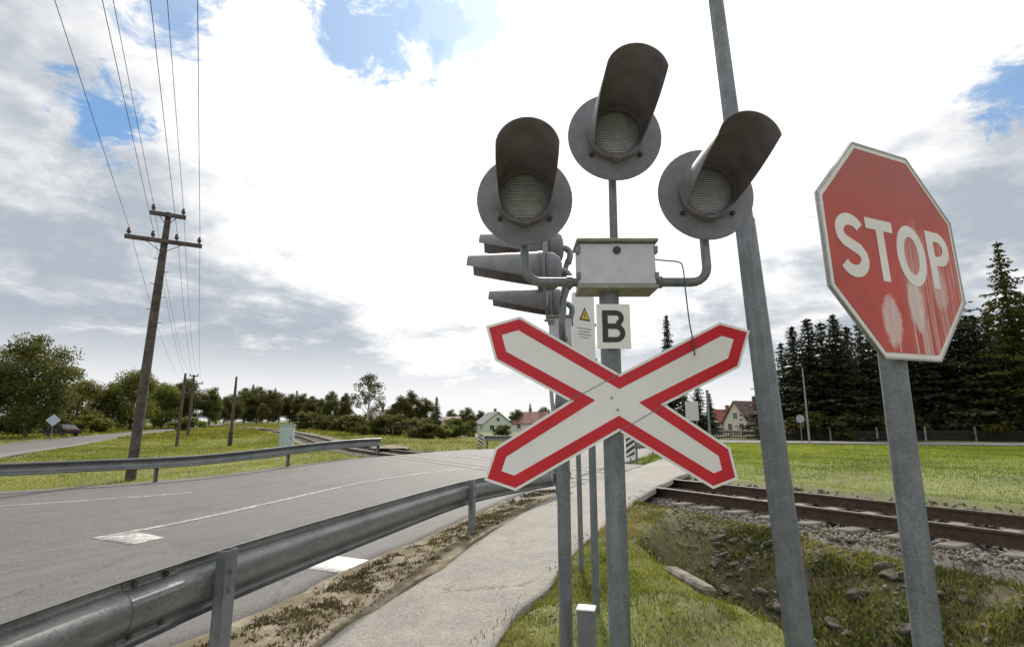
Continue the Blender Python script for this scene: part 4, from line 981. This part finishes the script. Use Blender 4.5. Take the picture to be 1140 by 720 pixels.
def spruce(name, H, Wd, m, seed, label, group=None, whorls=34):
    g = np.random.default_rng(seed); t = thing(name, label, 'tree', group=group)
    MB().tube([(0, 0, -.3), (0, 0, H*.5), (0, 0, H*.99)], [H*.016, H*.010, H*.002], 8).build('trunk', BARK, t, 60)
    C_, A_, S_, RV = [], [], [], []
    for w in range(whorls):
        f = (w+.3)/whorls; z = H*(.06+.93*f**.92); L = Wd/2*(1-f)**.85*g.uniform(.65, 1.25)+.15; nb = 6+int(3*(1-f))
        for b in range(nb):
            a = 2*math.pi*(b/nb)+g.uniform(-.4, .4); Lb = L*g.uniform(.4, 1.35); n = max(5, int(Lb*9)); u = (np.arange(n)+g.random(n))/n
            drop = -g.uniform(.15, .5)*Lb*u**1.2+.16*Lb*u**3+g.uniform(-.15, .15)
            x = np.cos(a)*Lb*u; y = np.sin(a)*Lb*u; zz = z+drop
            for rep in range(3):
                sp = .13*Lb*(1-.5*u)+.06
                C_.append(np.stack([x+g.normal(0, 1, n)*sp, y+g.normal(0, 1, n)*sp, zz-abs(g.normal(0, .10, n))-.02], 1))
                dv = np.stack([np.cos(a)+g.normal(0, .7, n), np.sin(a)+g.normal(0, .7, n), -.35+g.normal(0, .35, n)], 1); A_.append(dv/np.linalg.norm(dv, axis=1)[:, None])
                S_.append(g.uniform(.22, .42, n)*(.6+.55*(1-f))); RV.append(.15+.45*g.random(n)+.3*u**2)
    leaf_quads(np.concatenate(C_), None, np.concatenate(S_), np.concatenate(RV), m, t, droop=np.concatenate(A_))
    return t
def place(o, x, y, sc=1.0, rz=None, dz=0.0, sx=None):
    o.location = (x, y, hgs(x, y)+dz); o.rotation_euler = (0, 0, rnd.uniform(0, 6.28) if rz is None else rz); o.scale = (sc*(sx or 1), sc*(sx or 1), sc); return o
PROTO = {}
def put(kind, x, y, sc, label, group, sx=None):
    p, used = PROTO[kind]
    o = p if not used else copy_tree(p); PROTO[kind][1] = True
    place(o, x, y, sc, sx=sx); o['label'] = label; o['group'] = group
    return o
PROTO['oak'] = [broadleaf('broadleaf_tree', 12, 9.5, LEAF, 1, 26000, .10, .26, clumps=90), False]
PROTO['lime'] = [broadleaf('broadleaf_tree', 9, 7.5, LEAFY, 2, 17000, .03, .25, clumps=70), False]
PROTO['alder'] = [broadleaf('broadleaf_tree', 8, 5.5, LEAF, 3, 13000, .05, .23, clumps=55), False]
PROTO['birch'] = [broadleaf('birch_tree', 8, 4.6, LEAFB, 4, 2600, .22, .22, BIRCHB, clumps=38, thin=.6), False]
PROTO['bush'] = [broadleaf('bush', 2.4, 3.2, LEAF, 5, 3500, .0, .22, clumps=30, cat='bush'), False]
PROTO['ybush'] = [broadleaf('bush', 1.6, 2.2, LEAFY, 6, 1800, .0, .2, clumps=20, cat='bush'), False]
PROTO['spruce'] = [spruce('spruce_tree', 13, 5.2, NEEDLE, 7, 'x'), False]
PROTO['spruce2'] = [spruce('spruce_tree', 14, 4.4, NEEDLE, 8, 'x', whorls=38), False]
PROTO['spruce3'] = [spruce('spruce_tree', 13, 6.4, NEEDLE, 17, 'x', whorls=26), False]
PROTO['larch'] = [spruce('larch_tree', 17, 8.5, NEEDLEY, 9, 'x', whorls=36), False]
ORD = ['first','second','third','fourth','fifth','sixth','seventh','eighth','ninth','tenth','eleventh','twelfth','thirteenth','fourteenth','fifteenth','sixteenth','seventeenth','eighteenth']
def upx(px, d): return (px-570)/617*d          # sideways metres at distance d
GL = 'trees beside the side road on the left'
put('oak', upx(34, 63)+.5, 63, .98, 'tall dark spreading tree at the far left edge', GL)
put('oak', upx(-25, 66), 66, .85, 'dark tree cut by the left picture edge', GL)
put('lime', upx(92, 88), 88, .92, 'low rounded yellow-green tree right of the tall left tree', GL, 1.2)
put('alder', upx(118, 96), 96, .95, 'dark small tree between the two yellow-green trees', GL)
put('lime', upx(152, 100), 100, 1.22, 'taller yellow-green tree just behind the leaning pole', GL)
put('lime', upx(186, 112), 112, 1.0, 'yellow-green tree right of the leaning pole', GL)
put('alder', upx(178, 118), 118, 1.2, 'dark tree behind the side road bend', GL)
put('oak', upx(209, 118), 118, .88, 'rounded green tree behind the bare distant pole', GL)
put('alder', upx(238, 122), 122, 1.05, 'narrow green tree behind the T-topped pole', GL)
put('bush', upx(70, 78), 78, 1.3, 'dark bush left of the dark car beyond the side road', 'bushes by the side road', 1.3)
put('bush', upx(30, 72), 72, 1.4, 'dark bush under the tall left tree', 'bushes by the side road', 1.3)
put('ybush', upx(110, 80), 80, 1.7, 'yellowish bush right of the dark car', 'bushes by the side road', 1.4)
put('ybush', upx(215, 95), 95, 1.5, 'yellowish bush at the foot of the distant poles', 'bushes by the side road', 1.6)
GF = 'trees of the far wood above the track'
def far(px, d, kind, sc, sx=None, i=0):
    o = put(kind, upx(px, d), d, sc, 'far skyline tree above the track, %s from the left' % ORD[i], GF, sx); return o
for i, (px, d, k, s_) in enumerate(sorted(((262, 170, 'oak', .75), (276, 180, 'oak', .95), (290, 185, 'oak', 1.0), (302, 180, 'oak', .9), (314, 190, 'alder', 1.3), (326, 195, 'oak', .85), (338, 190, 'alder', 1.25), (350, 185, 'oak', .75), (361, 180, 'alder', 1.0), (254, 165, 'alder', 1.0), (283, 210, 'spruce', 1.1), (308, 215, 'spruce2', .95), (332, 215, 'spruce', .95), (296, 160, 'alder', .75), (245, 175, 'oak', .7)))): far(px, d, k, s_, i=i)
GM = 'trees and bushes between the track and the houses'
put('oak', upx(371, 125), 125, .66, 'round-topped dark tree left of the thin birch', GM, .7); put('oak', upx(386, 122), 122, .62, 'second round-topped dark tree left of the thin birch', GM, .6)
put('birch', upx(411, 66), 66, .92, 'thin light green birch standing alone beside the track', GM)
put('bush', upx(345, 88), 88, 1.2, 'dark green bush leftmost in the hedge beside the curving track', GM, 1.2); put('bush', upx(366, 80), 80, .95, 'dark green bush second in the hedge beside the curving track', GM, 1.3)
put('bush', upx(386, 76), 76, 1.0, 'dark green bush third in the hedge beside the curving track', GM, 1.3); put('bush', upx(405, 70), 70, 1.05, 'dark green bush at the foot of the thin birch', GM, 1.3)
put('bush', upx(425, 66), 66, 1.0, 'dark green bush right of the thin birch', GM, 1.2); put('ybush', upx(404, 60), 60, .9, 'small yellow bush below the thin birch', GM)
put('alder', upx(447, 84), 84, .72, 'light leafy tree left of the pink-roofed shed', GM, 1.1); put('alder', upx(458, 88), 88, .86, 'pointed tree behind the small wooden frame', GM, .9)
put('alder', upx(475, 90), 90, .74, 'small tree behind the pink-roofed shed', GM); put('spruce2', upx(487, 104), 104, .5, 'small dark conifer behind the pink-roofed shed', GM, 1.3)
put('bush', upx(440, 68), 68, 1.15, 'bush beside the track left of the gravel lane', GM, 1.2); put('bush', upx(470, 62), 62, .95, 'bush beside the gravel lane before the shed', GM, 1.3)
put('bush', upx(508, 66), 66, 1.0, 'bush between the pink-roofed shed and the green house', GM, 1.2); put('ybush', upx(497, 58), 58, 1.0, 'pale bush in front of the pink-roofed shed', GM, 1.4)
put('bush', upx(523, 74), 74, .9, 'bush at the left corner of the green house', GM); put('bush', upx(478, 56), 56, .7, 'low bush beside the wooden frame', GM, 1.6)
put('bush', upx(560, 80), 80, .7, 'low bush in front of the green house', GM, 1.4)
for i, (px, d, k, s_) in enumerate(sorted(((520, 150, 'oak', .55), (536, 160, 'alder', .75), (575, 150, 'oak', .5), (590, 155, 'spruce', .6), (606, 150, 'oak', .55), (503, 140, 'alder', .7), (625, 160, 'alder', .8), (655, 120, 'spruce2', 1.0), (700, 140, 'oak', .8), (672, 130, 'alder', 1.3)))):
    put(k, upx(px, d), d, s_, 'tree behind the middle houses, %s from the left' % ORD[i], 'trees behind the middle houses')
put('spruce2', upx(745, 62), 62, 1.0, 'slim spruce rising above the right arm of the cross', 'conifers by the far junction', .8)
put('spruce', upx(775, 74), 74, .60, 'dark conifer behind the small white sign', 'conifers by the far junction', 1.1); put('spruce', upx(760, 80), 80, .62, 'dark conifer left of the small white sign', 'conifers by the far junction', 1.2)
put('spruce', upx(788, 95), 95, .55, 'low dark conifer left of the brown-roofed house', 'conifers by the far junction', 1.2)
GS = 'dark spruces behind the far road on the right'
SPR = [(852, 66, 'spruce', .8), (872, 62, 'spruce2', .78), (886, 60, 'spruce2', .92), (904, 58, 'spruce', 1.03), (919, 60, 'spruce2', .95), (934, 57, 'spruce2', .92), (947, 62, 'spruce', .95), (962, 58, 'spruce', .92), (980, 60, 'spruce2', .98), (999, 60, 'spruce', 1.05), (1018, 58, 'spruce', 1.0), (1036, 60, 'spruce2', 1.05), (1056, 58, 'spruce', 1.1), (1074, 56, 'spruce2', 1.12), (1092, 58, 'spruce', 1.0), (1108, 60, 'spruce', 1.15), (1150, 62, 'spruce', 1.25), (1175, 60, 'spruce', 1.2), (930, 70, 'spruce', .8), (970, 72, 'spruce', .95), (1010, 72, 'spruce', 1.0), (1045, 72, 'spruce', 1.05), (1085, 72, 'spruce', 1.1), (1125, 74, 'spruce', 1.2)]
for i, (px, d, k, s_) in enumerate(SPR):
    if i % 3 == 1: k = 'spruce3'
    s_ *= rnd.uniform(.90, 1.10)
    put(k, upx(px, d), d, s_, ('dark spruce, %s from the left in the front row behind the fence' % ORD[i]) if i < 18 else ('dark spruce, %s from the left in the rear row behind the fence' % ORD[i-18]), GS, rnd.uniform(1.2, 1.5))
put('larch', upx(1134, 53), 53, 1.16, 'tall yellow-green conifer at the right picture edge', GS, 1.0)
for i, (px, d) in enumerate(((905, 56), (925, 57), (950, 57), (972, 58), (995, 58), (1020, 58), (1048, 57), (1075, 57), (1100, 57), (1128, 57))):
    put('bush', upx(px, d), d, 1.25, 'dark bush under the spruces, %s from the left' % ORD[i], 'dark bushes under the spruces', 1.5)

# ------------------------------------------------------------------ houses
def house(name, label, loc, rz, w, d, h, rh, wall, roof, chim=True, wins=(), door=None, over=.35, cat='house', gwins=()):
    """gables face -Y/+Y (ridge along Y); wins on the -X/+X sides, gwins on the front gable"""
    t = thing(name, label, cat, loc, rz); z0 = -.5
    v = [(-w/2, -d/2, z0), (w/2, -d/2, z0), (w/2, d/2, z0), (-w/2, d/2, z0), (-w/2, -d/2, h), (w/2, -d/2, h), (w/2, d/2, h), (-w/2, d/2, h), (0, -d/2, h+rh), (0, d/2, h+rh)]
    MB().add(v, [(0, 1, 5, 8, 4), (2, 3, 7, 9, 6), (1, 2, 6, 5), (3, 0, 4, 7)]).build('wall', wall, t)
    b = MB(); e = over; k = rh/(w/2)
    for s_ in (-1, 1):
        p = [(0, -d/2-e, h+rh+.03), (0, d/2+e, h+rh+.03), (s_*(w/2+e), d/2+e, h-k*e+.03), (s_*(w/2+e), -d/2-e, h-k*e+.03)]; q = [(x, y, z+.14) for x, y, z in p]
        b.add(p+q, [(3, 2, 1, 0), (4, 5, 6, 7), (0, 1, 5, 4), (1, 2, 6, 5), (2, 3, 7, 6), (3, 0, 4, 7)])
    ro = b.build('roof', roof, t)
    if chim: MB().box((w*.12, d*.1, h+rh+.25), (.55, .55, 1.3)).box((w*.12, d*.1, h+rh+.95), (.68, .68, .1)).build('chimney', mat('chimney_brick', (.25, .12, .09), .9), ro)
    for (x, z, ww, wh) in gwins:
        fo = MB().box((x, -d/2-.02, z), (ww+.16, .08, wh+.16)).build('window', WHITE, t); MB().box((x, -d/2-.05, z), (ww/2-.05, .05, wh)).build('pane', GLASS, fo).location.x = -ww/4-.01
        MB().box((x, -d/2-.05, z), (ww/2-.05, .05, wh)).build('pane', GLASS, fo).location.x = ww/4+.01
    for (y, z, ww, wh) in wins:
        fo = MB().box((-w/2-.02, y, z), (.08, ww+.16, wh+.16)).build('window', WHITE, t); MB().box((-w/2-.05, y, z), (.05, ww, wh)).build('pane', GLASS, fo)
    if door: do = MB().box((door, -d/2-.03, 1.0), (.95, .08, 2.05)).build('door', WOOD, t); MB().box((door+.35, -d/2-.09, 1.0), (.04, .06, .12)).build('handle', GALV, do)
    return t
def tile_fn(t, pos, c, b):
    x, y, z = t.xyz(pos); w = t.math('SINE', t.math('MULTIPLY', z, 24)); w2 = t.math('SINE', t.math('MULTIPLY', y, 22))
    return t.mix(t.step(t.math('ADD', w, w2), -1.2, -.4, .35, 0), c, (.02, .015, .012))
PLG = mat('pale_green_render', (.60, .68, .56), .9, 0, .06, 1); CRM = mat('cream_render', (.66, .60, .50), .9, 0, .06, 1); WHT = mat('white_render', (.72, .70, .67), .9, 0, .05, 1)
RFG = mat('grey_roof', (.20, .205, .21), .8, 0, .15, 1, fn=tile_fn); RFB = mat('brown_roof', (.125, .085, .072), .8, 0, .15, 1, fn=tile_fn); RFR = mat('red_roof', (.38, .11, .095), .8, 0, .15, 1, fn=tile_fn); RFP = mat('faded_pink_roof', (.55, .42, .40), .8, 0, .2, 1, fn=tile_fn)
def at(px, d, rz=0): return (upx(px, d), d, hgs(upx(px, d), d))
house('house', 'pale green gabled house with a grey roof beyond the crossing', at(549, 138), R(20), 7.0, 8, 2.0, 2.7, PLG, RFG, gwins=((-1.5, 1.1, 1.1, 1.1), (1.5, 1.1, 1.1, 1.1), (0, 3.0, .8, .9)), wins=((-2, 1.1, 1.2, 1.1), (2, 1.1, 1.2, 1.1)))
house('house', 'house with a dull red roof right of the green house', at(592, 150), R(62), 7.5, 9, 2.3, 2.8, WHT, mat('weathered_red_roof', (.30, .15, .14), .85, 0, .2, 1, fn=tile_fn), gwins=((-1.4, 1.5, 1.1, 1.2), (1.4, 1.5, 1.1, 1.2)), wins=((-2, 1.5, 1.1, 1.2), (2, 1.5, 1.1, 1.2)))
house('shed', 'low shed with a faded pink roof left of the green house', at(496, 108), R(84), 5.0, 5.6, 1.5, 1.7, WHT, RFP, chim=False, wins=((-1.2, 1.0, .8, .7),), cat='shed')
house('house', 'small white house with a dark window behind the hedge left of the birch', at(386, 150), R(22), 6.5, 7, 2.2, 2.9, WHT, RFP, gwins=((0, 2.3, 1.3, 1.1), (-1.8, 1.2, 1, 1)))
house('house', 'small white cottage peeping between the birch and the leafy tree', at(424, 140), R(-20), 5, 6, 2.2, 2.2, WHT, RFG, gwins=((0, 1.4, 1.2, 1.0),))
house('house', 'cream house with a steep brown roof right of the cross', at(831, 106), R(-66), 6.0, 7.2, 2.3, 3.7, CRM, RFB, wins=((-1.5, 1.4, 1.1, 1.2), (1.5, 1.4, 1.1, 1.2)), gwins=((0, 3.4, 1.0, 1.1), (-1.4, 1.4, 1.0, 1.2), (1.4, 1.4, 1.0, 1.2)))
house('house', 'low cream house with a red roof left of the brown-roofed house', at(802, 116), R(-70), 5.5, 6, 2.1, 2.7, CRM, mat('dull_red_roof', (.27, .085, .075), .85, 0, .2, 1, fn=tile_fn), gwins=((0, 1.4, 1.2, 1.1),), wins=((0, 1.4, 1.2, 1.1),))
house('house', 'white house glimpsed low behind the spruce trunks', at(1085, 80), R(-75), 7, 11, 2.4, 2.4, WHT, RFG, wins=((-3, 1.4, 1.2, 1.2), (0, 1.4, 1.2, 1.2), (3, 1.4, 1.2, 1.2)), gwins=((0, 1.4, 1.2, 1.2),))
# small wooden frame by the lane
t = thing('wooden_frame', 'low weathered wooden frame beside the gravel lane', 'wooden frame', at(457, 58), R(15))
for x in (-1.6, 0, 1.6):
    for y in (-.5, .5): MB().box((x, y, .6), (.12, .12, 1.4)).build('post', WOOD, t)
for y in (-.5, .5): MB().box((0, y, 1.34), (3.6, .12, .12)).build('beam', WOOD, t)
for k in range(6): MB().box((-1.5+.6*k, 0, 1.43), (.16, 1.3, .05)).build('slat', WOOD, t)
# gravel lane by the houses
tag(strip('gravel_lane', [(-7.6, 30), (-8.3, 42), (-9.5, 60), (-13, 85)], [(-5.6, 30), (-6.6, 42), (-7.6, 60), (-11, 85)], .06, DIRT, 4, 6, hf=hr), kind='structure')

# ------------------------------------------------------------------ far fence, posts and signs on the right
def fence_run():
    fm = mat('dark_fence_wood', (.035, .030, .026), .9, 0, .3, 4)
    t = thing('picket_fence', 'dark picket fence with pale concrete posts below the spruces', 'fence', (22, 54, 0))
    a = Vector((18, 57.5)); b = Vector((62, 47)); L = (b-a).length; d = (b-a)/L; ang = math.atan2(d.y, d.x); M = Matrix.Rotation(ang, 3, 'Z')
    pk = MB().box((0, 0, .5), (.08, .025, 1.0), M).build('picket', fm, t); n = 0; s_ = 0.0; first = True
    while s_ < L and n < 290:
        p = a+d*s_; z = hgs(p.x, p.y); o = pk if first else link('picket', pk.data, t); first = False
        o.location = (p.x-22, p.y-54, z); s_ += .155; n += 1
    z = .3
    for zz in (.3, .8): MB().box(((a+b)/2-Vector((22, 54))).to_3d()+Vector((0, 0, z+zz))+Vector((-d.y, d.x, 0))*.035, (L, .04, .08), M).build('rail', fm, t)
    for k in range(12):
        p = a+d*(k*4.0+1.0); MB().box((p.x-22+d.y*.12, p.y-54-d.x*.12, hgs(p.x, p.y)+.6), (.13, .13, 1.45), M).build('post', mat('grey_fence_post', (.24, .225, .20), .9, 0, .3, 5), t)
fence_run()
t = thing('street_lamp', 'thin pale lamp post in front of the spruces right of the tall pole', 'street lamp', (*at(894, 47)[:2], .3))
MB().tube([(0, 0, -.3), (0, 0, 3.0), (0, 0, 6.2)], [.08, .07, .05], 10).build('mast', CONC, t, 40)
MB().tube([(0, 0, 6.15), (-.15, -.1, 6.35), (-.5, -.3, 6.42)], .025, 8).build('arm', GALV, t)
MB().box((-.62, -.37, 6.42), (.42, .16, .09), Matrix.Rotation(.6, 3, 'Z'), bev=.02).build('lamp_head', GALV, t)
t = thing('round_sign', 'small round blue-grey road sign in front of the spruces', 'sign', (*at(886, 46)[:2], .3))
MB().tube([(0, 0, -.3), (0, 0, 2.2)], .03, 8).build('post', GALV, t)
MB().lathe([(.0001, .01), (.33, .01), (.33, -.01), (.0001, -.01)], (0, -.05, 1.95), (0, 1, 0), 28).build('disc', mat('sign_grey_blue', (.35, .38, .42), .5), t)
t = thing('direction_sign', 'small white board on two thin posts by the far junction', 'sign', (*at(768, 28)[:2], .33))
for x in (-.22, .22): MB().tube([(x, .03, -.3), (x, .03, 2.5)], .028, 8).build('post', GALV, t)
MB().box((0, 0, 2.05), (.66, .02, .95), bev=.004).build('board', mat('sign_back_pale', (.56, .57, .57), .5, .1, .06, 5), t)
t = thing('steel_mast', 'thin grey mast right of the small white board', 'post', (*at(786, 26)[:2], .33))
MB().tube([(0, 0, -.3), (0, 0, 2.9)], .055, 10).build('mast_tube', GALV, t); MB().tube([(0, 0, 2.9), (0, 0, 2.96)], .065, 10).build('cap', GALV, t)
t = thing('diamond_sign', 'pale diamond-shaped road sign beside the side road at left', 'sign', (*at(67, 56)[:2], hgs(*at(67, 56)[:2])), R(35))
MB().tube([(0, 0, -.3), (0, 0, 2.3)], .035, 8).build('post', GALV, t)
MB().box((0, -.05, 1.95), (.85, .02, .85), Matrix.Rotation(R(45), 3, 'Y'), bev=.004).build('plate', mat('sign_back_blue', (.45, .52, .58), .5, .1, .06, 5), t)

# ------------------------------------------------------------------ cars
def car(label, loc, rz, paint):
    t = thing('car', label, 'car', loc, rz, 'cars far away')
    prof = [(-2.1, .35), (-2.15, .62), (-2.05, .86), (-1.55, .93), (-.95, 1.38), (.35, 1.42), (1.0, .98), (1.85, .84), (2.12, .62), (2.1, .32)]
    b = MB(); n = len(prof); vs = []
    for yy, sh in ((-.86, .0), (-.78, .06), (.78, .06), (.86, .0)): vs += [(x*(1-sh*.1), yy*(1-(.16 if z > 1.1 else 0)), z+(sh*.2 if z > .8 else 0)) for x, z in prof]
    fs = [(j*n+k, j*n+(k+1) % n, (j+1)*n+(k+1) % n, (j+1)*n+k) for j in range(3) for k in range(n)]+[tuple(range(n-1, -1, -1)), tuple(3*n+k for k in range(n))]
    b.add(vs, fs).build('body', paint, t, 40)
    for s_ in (-1, 1):
        MB().prism([(-1.35, .97), (-.9, 1.32), (-.32, 1.34), (-.32, .97)], 0, .02, lambda a, c, e: (a, s_*(.775+e), c)).build('window', GLASS, t)
        MB().prism([(-.24, .97), (-.24, 1.34), (.3, 1.35), (.82, .99)], 0, .02, lambda a, c, e: (a, s_*(.775+e), c)).build('window', GLASS, t)
        MB().box((2.08, s_*.6, .68), (.12, .36, .14)).build('headlight', STRIPEW, t); MB().box((-2.1, s_*.62, .75), (.08, .3, .14)).build('tail_light', RED, t)
        for x in (-1.3, 1.32):
            w = MB().lathe([(.2, -.1), (.3, -.1), (.325, -.07), (.325, .07), (.3, .1), (.2, .1)], (x, s_*.78, .325), (0, 1, 0), 20).build('wheel', RUBBER, t, 40)
            MB().lathe([(.0001, s_*.085), (.21, s_*.1), (.21, 0)], (x, s_*.78, .325), (0, 1, 0), 16).build('rim', GALV, w, 40)
    MB().add([(-1.52, -.6, .96), (-1.52, .6, .96), (-.97, .56, 1.385), (-.97, -.56, 1.385)], [(0, 1, 2, 3)]).build('rear_window', GLASS, t).location.x = -.03
    MB().add([(1.0, -.62, 1.0), (1.0, .62, 1.0), (.37, .56, 1.425), (.37, -.56, 1.425)], [(3, 2, 1, 0)]).build('windscreen', GLASS, t).location.x = .03
DARKCAR = mat('dark_car_paint', (.008, .008, .009), .4, 0, .1, 2); WHITECAR = mat('white_car_paint', (.7, .7, .7), .3, 0, .03, 2, coat=.5)
cx, cy = upx(78, 68), 68
car('dark car driving on the side road at left', (cx, cy, hrs(cx, cy)+.06), R(160), DARKCAR)
cx, cy = upx(172, 112), 112
car('white car far up the side road behind the leaning pole', (cx-2, cy, hrs(cx-2, cy)+.06), R(115), WHITECAR)
car('white car parked behind the fence below the spruces', (*at(928, 60)[:2], .3), R(160), WHITECAR)
bpy.context.view_layer.update()
